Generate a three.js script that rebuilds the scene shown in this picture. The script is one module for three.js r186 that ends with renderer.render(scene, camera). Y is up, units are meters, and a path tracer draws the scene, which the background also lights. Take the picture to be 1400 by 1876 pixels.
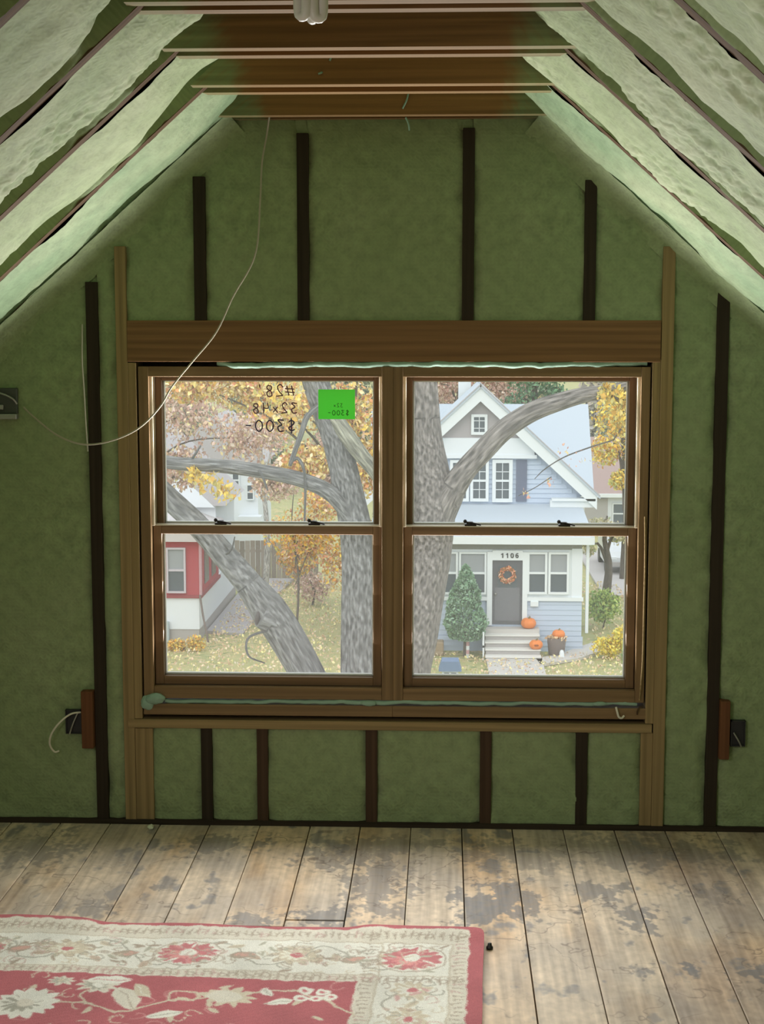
import * as THREE from 'three';
import { mergeGeometries, mergeVertices } from 'three/addons/utils/BufferGeometryUtils.js';
import { ImprovedNoise } from 'three/addons/math/ImprovedNoise.js';
import { RoundedBoxGeometry } from 'three/addons/geometries/RoundedBoxGeometry.js';
import { TextGeometry } from 'three/addons/geometries/TextGeometry.js';
import { FontLoader } from 'three/addons/loaders/FontLoader.js';
import { RectAreaLightUniformsLib } from 'three/addons/lights/RectAreaLightUniformsLib.js';

// ---------------------------------------------------------------- camera, sky, light, exposure
const scene = new THREE.Scene();
const renderer = new THREE.WebGLRenderer({ antialias: true });
renderer.toneMapping = THREE.LinearToneMapping;
renderer.toneMappingExposure = 1.0;
renderer.shadowMap.enabled = true;
RectAreaLightUniformsLib.init();

const camera = new THREE.PerspectiveCamera(2 * Math.atan(938 / 2800) * 180 / Math.PI, 1400 / 1876, 0.05, 800);
camera.position.set(0, 1.61, 4.8);
camera.rotation.order = 'YXZ';
camera.rotation.set(-0.12013, 0.04075, 0);

scene.background = new THREE.Color().setRGB(0.89, 0.945, 1.0);     // even overcast sky
scene.backgroundIntensity = 1.6;
const sun = new THREE.DirectionalLight(0xfff4e4, 0.9);              // the sun behind thin cloud, on the far side of the roof
sun.position.set(-12, 40, 22); sun.target.position.set(0, -8, -40);
sun.castShadow = true; sun.shadow.radius = 60; sun.shadow.mapSize.set(2048, 2048);
Object.assign(sun.shadow.camera, { left: -60, right: 60, top: 60, bottom: -60, near: 1, far: 200 });
scene.add(sun, sun.target);
// daylight entering at the two windows
for (const [x, w] of [[-0.562, 0.70], [0.240, 0.70]]) {
  for (let k = 0; k < 6; k++) {                                     // in six bands, turned up a little: what comes in is light off the street, lawns and low sky under the eaves
    const y = 0.48 + (k + 0.5) * 0.16, day = new THREE.RectAreaLight(new THREE.Color().setRGB(1.0, 0.985, 0.95), 12, w, 0.16);
    day.position.set(x, y, -0.014); day.lookAt(x, y + 5 * Math.tan(0.30), 5); day.name = 'window_daylight'; scene.add(day);
  }
}

// ---------------------------------------------------------------- helpers
const NZ = new ImprovedNoise();
const n3 = (x, y, z) => NZ.noise(x + 31.7, y + 17.3, z + 9.1);
const fbm = (x, y, z, o = 4) => { let s = 0, a = 0.5; for (let i = 0; i < o; i++) { s += a * n3(x, y, z); x *= 2.03; y *= 2.03; z *= 2.03; a *= 0.5; } return s; };
const sstep = (a, b, x) => { const t = Math.min(1, Math.max(0, (x - a) / (b - a))); return t * t * (3 - 2 * t); };
const clamp = (x, a = 0, b = 1) => Math.min(b, Math.max(a, x));
const lerp = (a, b, t) => a + (b - a) * t;
const rnd = (seed) => () => { seed = (seed + 0x6d2b79f5) | 0; let t = Math.imul(seed ^ (seed >>> 15), 1 | seed); t = (t + Math.imul(t ^ (t >>> 7), 61 | t)) ^ t; return ((t ^ (t >>> 14)) >>> 0) / 4294967296; };
const R0 = rnd(77);
const lin = (r, g, b) => new THREE.Color().setRGB(r, g, b);
const toSRGB = (c) => Math.round(255 * clamp(c <= 0.0031308 ? 12.92 * c : 1.055 * Math.pow(c, 1 / 2.4) - 0.055));

const taken = new Map();
function numbered(name) { const k = taken.get(name) ?? 0; taken.set(name, k + 1); return k ? `${name}_${String(k).padStart(3, '0')}` : name; }
const offsets = new Map();                 // group -> its place, so that parts can be built in room coordinates
const off = (o) => offsets.get(o) ?? [0, 0, 0];
function group(name, at, label, category, extra = {}) {
  const g = new THREE.Group(); g.name = numbered(name); g.position.set(...at); offsets.set(g, at); scene.add(g);
  g.userData = { label, category, ...extra }; return g;
}
function sub(name, parent, extra) { const g = new THREE.Group(); g.name = name; parent.add(g); offsets.set(g, off(parent)); if (extra) Object.assign(g.userData, extra); return g; }
function part(name, geo, mat, parent, extra) {
  const o = off(parent); geo.translate(-o[0], -o[1], -o[2]);
  const m = new THREE.Mesh(geo, mat); m.name = name; m.castShadow = m.receiveShadow = true; parent.add(m); offsets.set(m, o);
  if (extra) Object.assign(m.userData, extra); return m;
}
function thing(name, geo, mat, at, label, category, extra = {}) {
  geo.translate(-at[0], -at[1], -at[2]);
  const m = new THREE.Mesh(geo, mat); m.name = numbered(name); m.position.set(...at); m.castShadow = m.receiveShadow = true;
  m.userData = { label, category, ...extra }; offsets.set(m, at); scene.add(m); return m;
}
const ST = { kind: 'structure' };
// box between two corners; uv in metres with v along the longest side; r rounds the edges
let uvk = 0;
function bx(x0, x1, y0, y1, z0, z1, r = 0) {
  const s = [x1 - x0, y1 - y0, z1 - z0], rr = Math.min(r, 0.45 * Math.min(...s));
  let g = r ? new RoundedBoxGeometry(s[0], s[1], s[2], 2, rr) : new THREE.BoxGeometry(...s);
  if (g.index) g = g.toNonIndexed();
  g.translate((x0 + x1) / 2, (y0 + y1) / 2, (z0 + z1) / 2);
  const long = s.indexOf(Math.max(...s)), p = g.attributes.position, n = g.attributes.normal, uv = new Float32Array(p.count * 2), du = (uvk * 0.37) % 3, dv = (uvk++ * 0.73) % 5;
  for (let t = 0; t < p.count; t += 3) {
    const a = [0, 0, 0]; for (let k = 0; k < 3; k++) { a[0] += n.getX(t + k); a[1] += n.getY(t + k); a[2] += n.getZ(t + k); }
    const ax = a.map(Math.abs), nx = ax.indexOf(Math.max(...ax));
    const v = nx === long ? (long + 1) % 3 : long, u = 3 - nx - v;
    for (let k = 0; k < 3; k++) { const q = [p.getX(t + k), p.getY(t + k), p.getZ(t + k)]; uv[2 * (t + k)] = q[u] + du; uv[2 * (t + k) + 1] = q[v] + dv; }
  }
  g.setAttribute('uv', new THREE.BufferAttribute(uv, 2));
  return g;
}
const merge = (list) => mergeGeometries(list.map((g) => (g.index ? g.toNonIndexed() : g)));
// grid surface from f(u, v) -> [x, y, z]; uv in metres via fu
function sheet(nu, nv, f, fuv, fcol) {
  const P = new Float32Array((nu + 1) * (nv + 1) * 3), U = new Float32Array((nu + 1) * (nv + 1) * 2), C = fcol && new Float32Array((nu + 1) * (nv + 1) * 3), I = [];
  for (let j = 0, k = 0; j <= nv; j++) for (let i = 0; i <= nu; i++, k++) {
    const u = i / nu, v = j / nv, p = f(u, v); P.set(p, k * 3); U.set(fuv(u, v, p), k * 2); if (C) C.set(fcol(u, v, p), k * 3);
    if (i < nu && j < nv) I.push(k, k + 1, k + nu + 2, k, k + nu + 2, k + nu + 1);
  }
  const g = new THREE.BufferGeometry(); g.setAttribute('position', new THREE.BufferAttribute(P, 3)); g.setAttribute('uv', new THREE.BufferAttribute(U, 2));
  if (C) g.setAttribute('color', new THREE.BufferAttribute(C, 3)); g.setIndex(I); g.computeVertexNormals(); return g;
}
function tube(pts, r, seg = 60, rad = 8, closed = false) {
  return new THREE.TubeGeometry(new THREE.CatmullRomCurve3(pts.map((p) => new THREE.Vector3(...p)), closed, 'centripetal'), seg, r, rad, closed);
}
function cyl(x, y, z, r0, r1, h, seg = 20) { const g = new THREE.CylinderGeometry(r1, r0, h, seg); g.translate(x, y + h / 2, z); return g; }
function prism(pts, z0, z1) {      // polygon in x, y pushed from z0 to z1
  const g = new THREE.ExtrudeGeometry(new THREE.Shape(pts.map((p) => new THREE.Vector2(...p))), { depth: z1 - z0, bevelEnabled: false }); g.translate(0, 0, z0); return g;
}
function lathe(prof, x, y, z, seg = 32) { const g = new THREE.LatheGeometry(prof.map((p) => new THREE.Vector2(...p)), seg); g.translate(x, y, z); return g; }
function tex(w, h, f, srgb = true, wrap = THREE.RepeatWrapping) {
  const d = new Uint8Array(w * h * 4);
  for (let j = 0, k = 0; j < h; j++) for (let i = 0; i < w; i++, k += 4) { const c = f(i / w, j / h, i, j); d[k] = c[0]; d[k + 1] = c[1]; d[k + 2] = c[2]; d[k + 3] = 255; }
  const t = new THREE.DataTexture(d, w, h, THREE.RGBAFormat); t.wrapS = t.wrapT = wrap; t.magFilter = THREE.LinearFilter; t.minFilter = THREE.LinearMipmapLinearFilter; t.generateMipmaps = true;
  if (srgb) t.colorSpace = THREE.SRGBColorSpace; t.needsUpdate = true; return t;
}
// tiling noise: noise on a torus through two blended copies
const tile = (f) => (u, v) => { const a = f(u, v), b = f(u - 1, v), c = f(u, v - 1), d = f(u - 1, v - 1), x = sstep(0, 1, u), y = sstep(0, 1, v); return lerp(lerp(a, b, x), lerp(c, d, x), y); };
const grey = (x) => { const k = clamp(Math.round(x * 255), 0, 255); return [k, k, k]; };
const std = (o) => new THREE.MeshStandardMaterial({ roughness: 0.85, ...o });

// ---------------------------------------------------------------- materials of the room
const grain = tile((u, v) => fbm(u * 26, v * 2.2, 1, 4)), rings = tile((u, v) => Math.sin((u * 9 + 1.6 * fbm(u * 3, v * 1.1, 5, 3)) * 6.283 * 1.2)), knots = tile((u, v) => fbm(u * 5, v * 3, 8, 3));
const woodMap = tex(256, 1024, (u, v) => { const q = 0.81 + 0.24 * grain(u, v) + 0.045 * rings(u, v) - 0.30 * sstep(0.28, 0.42, knots(u, v)); return [q * 255, q * 247, q * 236].map((x) => clamp(Math.round(x), 0, 255)); });
woodMap.repeat.set(1 / 0.32, 1 / 1.6);
const woodBump = tex(256, 512, (u, v) => grey(0.5 + 0.8 * grain(u, v)), false); woodBump.repeat.set(1 / 0.32, 1 / 1.6);
const wood = (c, o = {}) => new THREE.MeshPhysicalMaterial({ specularIntensity: 0.3, color: c, map: woodMap, bumpMap: woodBump, bumpScale: 0.0012, roughness: 0.75, ...o });
const M = {
  stud: wood(lin(0.055, 0.043, 0.032)), studBrown: wood(lin(0.105, 0.066, 0.045)), rafter: wood(lin(0.16, 0.108, 0.072), { specularIntensity: 0.12 }), pine: wood(lin(0.44, 0.335, 0.18)), header: wood(lin(0.33, 0.19, 0.095), { roughness: 0.6 }),
  frame: wood(lin(0.33, 0.225, 0.125), { roughness: 0.5, bumpScale: 0.0004 }), sash: wood(lin(0.30, 0.195, 0.115), { roughness: 0.45, bumpScale: 0.0004 }), block: wood(lin(0.22, 0.10, 0.05)),
  deck: wood(lin(0.20, 0.14, 0.09)), liner: std({ color: lin(0.62, 0.55, 0.42), roughness: 0.5 }), white: std({ color: lin(0.78, 0.77, 0.74), roughness: 0.5 }),
  black: std({ color: lin(0.012, 0.012, 0.014), roughness: 0.5 }), bronze: new THREE.MeshStandardMaterial({ color: lin(0.03, 0.024, 0.026), roughness: 0.35, metalness: 0.5 }),
  steel: new THREE.MeshStandardMaterial({ color: lin(0.34, 0.34, 0.31), roughness: 0.45, metalness: 0.8 }), cable: std({ color: lin(0.66, 0.62, 0.52), roughness: 0.5 }),
};
const pop = tile((u, v) => fbm(u * 14, v * 14, 3, 4)), pop2 = tile((u, v) => Math.abs(n3(u * 40, v * 40, 7)));
const foamBump = tex(512, 512, (u, v) => grey(0.5 + 0.55 * pop(u, v) - 0.35 * pop2(u, v)), false); foamBump.repeat.set(1 / 0.5, 1 / 0.5);
const foamTone = tex(512, 512, (u, v) => { const q = 0.90 + 0.16 * pop(u, v) - 0.10 * pop2(u, v); return [q * 250, q * 252, q * 246].map((x) => clamp(Math.round(x), 0, 255)); }); foamTone.repeat.set(1 / 0.5, 1 / 0.5);
const foam = std({ color: lin(1, 1, 1), vertexColors: true, map: foamTone, bumpMap: foamBump, bumpScale: 0.0035, roughness: 0.8 });
const foamWall = std({ color: lin(1, 1, 1), vertexColors: true, map: foamTone, bumpMap: foamBump, bumpScale: 0.005, roughness: 0.8 });
const sealant = std({ color: lin(0.26, 0.40, 0.31), roughness: 0.6 });
const SKIN = [0.30, 0.385, 0.19], CUT = [0.50, 0.555, 0.355];
const mixc = (a, b, t) => [lerp(a[0], b[0], t), lerp(a[1], b[1], t), lerp(a[2], b[2], t)];

// ---------------------------------------------------------------- floor: old boards
const END = 8.2, XL = -2.42, XR = 2.04;
const edges = []; for (let x = 0.062 - 16 * 0.1638; x < 2.3; x += 0.1638) edges.push(x);
const blot = [[-0.812, 0.549, 0.03, 0.04, 0.9], [-0.973, 0.736, 0.05, 0.07, 0.8], [-0.70, 0.195, 0.12, 0.1, 0.7], [-0.49, 0.80, 0.08, 0.07, 0.8], [-0.34, 0.77, 0.07, 0.08, 0.9], [-0.287, 0.238, 0.15, 0.12, 0.6], [-0.175, 0.514, 0.09, 0.25, 0.7],
  [0.115, 0.68, 0.10, 0.14, 0.95], [0.187, 0.56, 0.06, 0.12, 0.9], [0.23, 0.70, 0.06, 0.08, 0.9], [0.452, 0.57, 0.09, 0.09, 0.85], [0.533, 0.72, 0.06, 0.10, 0.9], [0.502, 1.095, 0.03, 0.05, 1], [0.628, 1.073, 0.03, 0.05, 1], [0.784, 1.083, 0.05, 0.05, 1],
  [0.764, 0.562, 0.10, 0.08, 0.6], [-1.26, 0.27, 0.14, 0.14, 0.6], [-0.15, 0.16, 0.15, 0.1, 0.6], [0.6, 0.2, 0.3, 0.14, 0.6], [0.25, 0.25, 0.2, 0.12, 0.5]];
const FW = 4.6;
const floorMap = tex(2048, 2048, (u, v) => {
  const x = -2.5 + u * FW, z = v * FW, k = edges.findIndex((e) => e > x), e0 = edges[k - 1] ?? x, e1 = edges[k] ?? x, h = Math.abs(Math.sin(k * 91.7) * 43758.5) % 1;
  const g = fbm(x * 60 + k * 7, z * 2.6, k * 3.1, 3), big = fbm(x * 2.4, z * 1.9, 3, 3), mid = fbm(x * 11, z * 6 + k, 5, 4), fine = fbm(x * 46, z * 34, 9, 3);
  let wear = Math.max(0.75 * sstep(0.13, 0.34, big * 0.6 + mid * 0.9 + 0.2 * fine), 0.34 * sstep(-0.15, 0.3, fbm(x * 4.2, z * 3.1, 61, 4)));
  for (const b of blot) { const q = Math.hypot((x - b[0]) / b[2], (z - b[1]) / b[3]) + mid * 2.2 + fine * 1.6; wear = Math.max(wear, 0.9 * b[4] * (1 - sstep(0.62, 1.12, q))); }
  const pale = [204, 185, 164], warm = [194, 163, 130], dark = [104, 104, 110], brown = [152, 131, 117];
  let c = mixc(pale, warm, clamp(sstep(0.0, 0.35, fbm(x * 6, z * 2, 12, 3)) * 0.7 + (h > 0.75 ? 0.35 : 0)));
  if (x > 0.55) c = mixc(c, brown, 0.55 * sstep(-0.15, 0.25, fbm(x * 5, z * 1.6, 22, 3) + 0.1));
  c = mixc(c, dark, clamp(wear * (0.62 + 0.5 * fine + 0.25 * h)));
  const crack = 1 - sstep(0.0, 0.022, Math.abs(fbm(x * 9 + 0.6 * mid, z * 8, 40, 3))); c = mixc(c, [88, 76, 70], crack * 0.42 * sstep(0.0, 0.2, fbm(x * 3, z * 3, 41, 2) + 0.08));
  let q = 1 + 0.26 * g + 0.16 * fine + 0.08 * (h - 0.5);
  const ed = Math.min(x - e0, e1 - x); if (ed < 0.006) { const du = sstep(-0.1, 0.2, fbm(x, z * 3, k * 5, 3) + (k % 3 ? 0.05 : -0.12)); c = mixc(c, [206, 190, 165], 0.65 * du * (1 - ed / 0.006)); }
  return c.map((t) => clamp(Math.round(t * q), 0, 255));
}, true, THREE.MirroredRepeatWrapping);
const floorBump = tex(512, 512, (u, v) => grey(0.5 + 0.5 * fbm(u * 60, v * 6, 2, 3)), false); floorBump.repeat.set(2, 2);
const plankMat = new THREE.MeshPhysicalMaterial({ map: floorMap, bumpMap: floorBump, bumpScale: 0.001, roughness: 0.62, specularIntensity: 0.45 });
const floor = group('floor', [0, 0, 0], 'worn old plank floor with blue-grey stains below the green foam walls', 'floor', ST);
part('subfloor', bx(XL - 0.2, XR + 0.2, -0.06, -0.023, -0.14, END + 0.1), M.deck, floor);
for (let k = 0; k + 1 < edges.length; k++) {
  if (edges[k + 1] < XL - 0.1 || edges[k] > XR + 0.1) continue;
  const cuts = Math.abs(edges[k] + 0.593) < 0.03 ? [0, 0.842, 4.3, END] : Math.abs(edges[k] + 0.429) < 0.03 ? [0, 0.792, 5.0, END] : [0, 2.6 + ((k * 1.37) % 3), END];
  for (let c = 0; c + 1 < cuts.length; c++) {
    const gap = k % 3 === 1 ? 0.0022 : 0.0012, g = bx(edges[k] + gap, edges[k + 1] - gap, -0.022, 0, cuts[c] + (c ? 0.0035 : -0.06), cuts[c + 1] - (c + 2 < cuts.length ? 0.0035 : 0), 0.0018);
    const p = g.attributes.position, uv = g.attributes.uv; for (let i = 0; i < p.count; i++) uv.setXY(i, (p.getX(i) + 2.5) / FW, p.getZ(i) / FW);
    g.translate(0, -0.0012 * (R0()), 0);
    part('floor_plank', g, plankMat, floor);
  }
}

// ---------------------------------------------------------------- the end wall with studs and sprayed foam
const SL = 0.888, AN = Math.atan(SL), CA = Math.cos(AN), SA = Math.sin(AN), YC = 2.245;
const xe = (s, z) => (s < 0 ? -0.680 + 0.0385 * z : 0.306 - 0.020 * z);          // where the slope meets the collar ties
const roofY = (x, z = 0) => Math.min(YC + SL * (x - xe(-1, z)), YC - SL * (x - xe(1, z)));
const wallB = group('wall_back', [0, 0, 0], 'gable end wall of dark old studs filled with green spray foam', 'wall', ST);
function foamBay(x0, x1, y0, y1, seed) {       // foam between two studs, cut off under the roof slope
  const nu = Math.max(4, Math.round((x1 - x0) / 0.009)), nv = Math.max(4, Math.round((y1 - y0) / 0.009));
  const g = sheet(nu, nv, (u, v) => {
    const x = lerp(x0, x1, u), top = Math.min(y1, roofY(x) + 0.03), y = lerp(y0, top, v), e = Math.min(x - x0, x1 - x, 0.03) / 0.03;
    const h = 0.010 * fbm(x * 5, y * 4, seed, 3) + 0.005 * fbm(x * 22, y * 18, seed + 4, 3) + 0.0025 * fbm(x * 70, y * 60, seed + 9, 2);
    return [x, y, -0.007 + h - 0.018 * (1 - e) * (0.45 + 1.6 * fbm(x * 9, y * 9, seed + 2, 2))];
  }, (u, v, p) => [p[0] + seed * 0.13, p[1]], (u, v, p) => mixc(SKIN, CUT, 0.16 + 0.5 * clamp(fbm(p[0] * 4, p[1] * 3, seed + 20, 3) + 0.12 * fbm(p[0] * 40, p[1] * 40, 3, 2))));
  part('spray_foam', g, foamWall, wallB);
}
const stud = (x0, x1, y0, y1, mat = M.stud, name = 'stud', z1 = 0) => part(name, bx(x0, x1, y0, y1, -0.12, z1, 0.002), mat, wallB);
part('sheathing', merge([bx(XL - 0.3, -0.97, -0.2, 3.0, -0.16, -0.13), bx(0.645, XR + 0.3, -0.2, 3.0, -0.16, -0.13), bx(-0.98, 0.655, 1.485, 3.0, -0.16, -0.13), bx(-0.98, 0.655, -0.2, 0.40, -0.16, -0.13)]), M.deck, wallB);
const upper = [[-0.784, -0.746, 2.075], [-0.460, -0.423, 2.205], [0.053, 0.090, 2.218], [0.429, 0.466, 2.06]];
for (const [a, b, t] of upper) stud(a, b, 1.632, t);
stud(-1.128, -1.090, 0.0, 1.752); stud(0.842, 0.880, 0.0, 1.718); stud(-1.62, -1.58, 0, 1.36); stud(1.33, 1.37, 0, 1.30); stud(-2.1, -2.06, 0, 0.93); stud(1.75, 1.79, 0, 0.93);
stud(-1.034, -0.998, 0.0, 1.862, M.pine, 'king_stud', 0.002); stud(0.672, 0.710, 0.0, 1.858, M.pine, 'king_stud', 0.002);
stud(-0.998, -0.972, 0.352, 1.500, M.pine, 'trimmer_stud', 0.001); stud(0.646, 0.672, 0.352, 1.512, M.pine, 'trimmer_stud', 0.001);
stud(-0.998, -0.940, 0.0, 0.320, M.pine, 'trimmer_stud', -0.001); stud(0.634, 0.672, 0.0, 0.322, M.pine, 'trimmer_stud', -0.001);
stud(-0.998, 0.670, 1.503, 1.632, M.header, 'header', 0.003);
stud(-1.020, 0.668, 0.322, 0.351, M.pine, 'sill_plate', 0.004);
[[-0.784, -0.748], [-0.602, -0.566], [-0.249, -0.211], [0.120, 0.157], [0.428, 0.465]].forEach(([a, b], i) => stud(a, b, 0.0, 0.322, i % 4 ? M.studBrown : M.stud, 'cripple_stud', -0.001));
part('bottom_plate', bx(XL, XR, -0.01, 0.016, -0.12, 0.004), M.stud, wallB);
const ups = [-1.002, -0.784, -0.746, -0.460, -0.423, 0.053, 0.090, 0.429, 0.466, 0.676];
for (let i = 0; i < ups.length; i += 2) foamBay(ups[i] - 0.004, ups[i + 1] + 0.004, 1.625, 2.30, 3 + i);
const lows = [-0.944, -0.784, -0.748, -0.602, -0.566, -0.249, -0.211, 0.120, 0.157, 0.428, 0.465, 0.640];
for (let i = 0; i < lows.length; i += 2) foamBay(lows[i] - 0.003, lows[i + 1] + 0.003, 0.012, 0.324, 30 + i);
for (const [a, b, s] of [[-2.45, -2.10, 61], [-2.06, -1.62, 62], [-1.58, -1.126, 63], [-1.092, -1.032, 64], [0.708, 0.844, 65], [0.878, 1.332, 66], [1.368, 1.752, 67], [1.788, 2.06, 68]]) foamBay(a, b, 0.012, 2.0, s);
for (const [a, b, t] of [...upper, [-1.128, -1.090, 1.752], [0.842, 0.880, 1.718], [-1.034, -0.998, 1.862], [0.672, 0.710, 1.858]]) foamBay(a - 0.004, b + 0.004, t - 0.004, 2.30, 90 + a);
// the cove of foam where the slopes meet the wall
for (const s of [-1, 1]) {
  const L = 2.25, g = sheet(260, 16, (u, v) => {
    const d = -0.02 + u * L, f = v * Math.PI / 2, w = 0.075 + 0.03 * fbm(d * 3, s, 4, 3), zz = 0.060, z = zz - (zz + 0.008) * Math.sin(f) + 0.004 * fbm(d * 20, v * 3, 5 + s, 3), h = w * (1 - Math.cos(f)) + 0.005 * fbm(d * 14, v * 3, 9 + s, 3);
    const X = xe(s, z) + s * CA * d - s * SA * h, Y = YC - SA * d - CA * h; return [X, Y, z];
  }, (u, v) => [u * L, v * 0.12], (u, v, p) => mixc(SKIN, CUT, clamp(0.30 + 0.5 * fbm(p[0] * 6, p[1] * 6, 2, 3))));
  part('foam_cove', g, foam, wallB);
}
// squeezed-out sealant round the window
{
  const bead = (pts, r, seed) => { const g = tube(pts, r, 160, 10), p = g.attributes.position; for (let i = 0; i < p.count; i++) { const q = 1 + 0; const x = p.getX(i), y = p.getY(i), z = p.getZ(i); p.setXYZ(i, x, y + 0.010 * fbm(x * 16, y * 3, seed, 3) * q, z + 0.009 * fbm(x * 22, y * 9, seed + 3, 3)); } g.computeVertexNormals(); return g; };
  part('foam_sealant', bead([[-0.715, 1.498, -0.012], [-0.67, 1.493, -0.006], [-0.45, 1.494, -0.006], [0.0, 1.496, -0.005], [0.35, 1.495, -0.006], [0.63, 1.499, -0.012]], 0.0095, 3), sealant, wallB);
  part('foam_sealant', bead([[-0.90, 0.409, -0.012], [-0.5, 0.410, -0.010], [-0.2, 0.411, -0.006], [0.2, 0.412, -0.010], [0.62, 0.415, -0.010]], 0.0075, 13), sealant, wallB);
  const blob = (x, y, z, rx, ry, rz, seed) => { const g = new THREE.SphereGeometry(1, 28, 20), p = g.attributes.position; for (let i = 0; i < p.count; i++) { const a = [p.getX(i), p.getY(i), p.getZ(i)], q = 1 + 0.3 * fbm(a[0] * 1.6, a[1] * 1.6, a[2] * 1.6 + seed, 3); p.setXYZ(i, x + a[0] * rx * q, y + a[1] * ry * q, z + a[2] * rz * q); } g.computeVertexNormals(); return g; };
  part('foam_sealant', merge([blob(-0.928, 0.420, 0.004, 0.032, 0.018, 0.018, 1), blob(-0.955, 0.405, 0.0, 0.022, 0.024, 0.012, 2)]), sealant, wallB);
  part('foam_sealant', blob(-0.238, 0.411, 0.002, 0.026, 0.009, 0.010, 4), sealant, wallB);
  part('foam_sealant', blob(0.50, 0.416, 0.0, 0.022, 0.007, 0.008, 5), sealant, wallB);
}
// ---------------------------------------------------------------- roof: rafters, collar ties, foam
const ceil = group('ceiling', [0, 0, 0], 'sloping attic ceiling of rafters and collar ties with sprayed green foam', 'ceiling', ST);
const RZ = [0.03, 0.59, 1.135, 1.655, 2.2]; while (RZ[RZ.length - 1] < END) RZ.push(RZ[RZ.length - 1] + 0.545);
const onSlope = (s, d, h, z) => [xe(s, z) + s * CA * d - s * SA * h, YC - SA * d - CA * h, z];
// solid strip along the slope: d0..d1 down the slope, h0..h1 through it, z0..z1
function slab(s, d0, d1, h0, h1, z0, z1) {
  const c = []; for (const d of [d0, d1]) for (const h of [h0, h1]) for (const z of [z0, z1]) c.push(onSlope(s, d, h, z));
  const f = [[0, 1, 3, 2], [4, 6, 7, 5], [0, 4, 5, 1], [2, 3, 7, 6], [0, 2, 6, 4], [1, 5, 7, 3]], P = [], U = [];
  for (const q of f) for (const t of [[0, 1, 2], [0, 2, 3]]) for (const k of (s < 0 ? t : [t[0], t[2], t[1]])) { const i = q[k]; P.push(...c[i]); U.push((i & 1 ? z1 : z0) + (i & 2 ? h1 : h0) + z0 * 3, i & 4 ? d1 : d0); }
  const g = new THREE.BufferGeometry(); g.setAttribute('position', new THREE.Float32BufferAttribute(P, 3)); g.setAttribute('uv', new THREE.Float32BufferAttribute(U, 2)); g.computeVertexNormals(); return g;
}
const MINT = [0.27, 0.385, 0.225], RIDGE = -0.62, LOW = 2.30, SKY = [0.25, 1.35, 3.312, 3.813];      // SKY: the skylight opening in the slope above the rug, beside the camera
for (const s of [-1, 1]) {
  const decks = s > 0 ? [[RIDGE - 0.2, LOW + 0.25, -0.16, END + 0.2]] : [[RIDGE - 0.2, LOW + 0.25, -0.16, SKY[2]], [RIDGE - 0.2, LOW + 0.25, SKY[3], END + 0.2], [RIDGE - 0.2, SKY[0], SKY[2], SKY[3]], [SKY[1], LOW + 0.25, SKY[2], SKY[3]]];
  for (const [d0, d1, z0, z1] of decks) part('roof_deck', slab(s, d0, d1, -0.18, -0.15, z0, z1), M.deck, ceil);
  RZ.forEach((z, k) => {
    const w = 0.021, fine = k < 5;
    part('rafter', slab(s, RIDGE, LOW, -0.15, 0, z - w, z + w), M.rafter, ceil);
    if (k + 1 >= RZ.length) return;
    const za = z + w, zb = Math.min(RZ[k + 1] - w, END), nd = fine ? 420 : 80, nz = fine ? 80 : 16, sd = k * 7 + (s > 0 ? 100 : 0);
    const recess = (d, q) => 0.07 + 0.19 * clamp(0.42 + 1.9 * fbm(d * 2.2, q, 1, 2));
    const prof = (d, t, v) => {
      const wr = recess(d, sd), rc = 0.012 + 0.075 * sstep(-0.16, 0.20, fbm(d * 2.2, sd, 1, 2) + 0.25 * fbm(d * 9, sd, 2, 2)), lip = sstep(0.25, 1, t / wr);
      const edge = 0.014 * fbm(d * 16, t * 9, sd + 3, 3);
      const rough = k === 0 ? 0.15 : sstep(-0.02, 0.2, fbm(d * 2.4, t * 2.2, sd + 12, 2));
      const coat = 1 - sstep(0.0, 0.022, t);                                   // foam climbing the side of the rafter
      return coat * rc - rc * (1 - lip) + 0.016 * Math.sin(Math.PI * Math.min(1, v)) * lip + lip * (0.028 * fbm(d * 3.0, t * 3.4, sd + 8, 3) + 0.007 * fbm(d * 11, t * 6.5, sd + 5, 3) + rough * 0.013 * fbm(d * 38, t * 20, sd, 3)) + edge * 0.5 * (1 - lip) + coat * 0.9 * Math.min(0, 0.006 + 0.034 * fbm(d * 11, sd, 30, 2)) - 0.001;
    };
    for (const [e0, e1] of s < 0 && k === 6 ? [[RIDGE, SKY[0]], [SKY[1], LOW]] : [[RIDGE, LOW]]) {
    const D = e1 - e0, g = sheet(nz, Math.round(nd * D / (LOW - RIDGE)), (u, v) => { const t = u * (zb - za), d = e0 + v * D; return onSlope(s, d, prof(d, t, u), za + t); },
      (u, v) => [u * (zb - za) * 0.6 + k * 0.6, v * D + e0],
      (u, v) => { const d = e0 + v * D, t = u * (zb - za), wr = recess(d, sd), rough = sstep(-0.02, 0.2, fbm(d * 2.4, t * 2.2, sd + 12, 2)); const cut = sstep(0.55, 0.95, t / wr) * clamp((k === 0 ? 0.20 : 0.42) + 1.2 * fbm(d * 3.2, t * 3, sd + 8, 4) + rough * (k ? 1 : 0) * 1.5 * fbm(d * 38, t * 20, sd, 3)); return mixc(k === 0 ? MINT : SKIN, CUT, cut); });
    part('spray_foam', g, foam, ceil); }
  });
}
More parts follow.
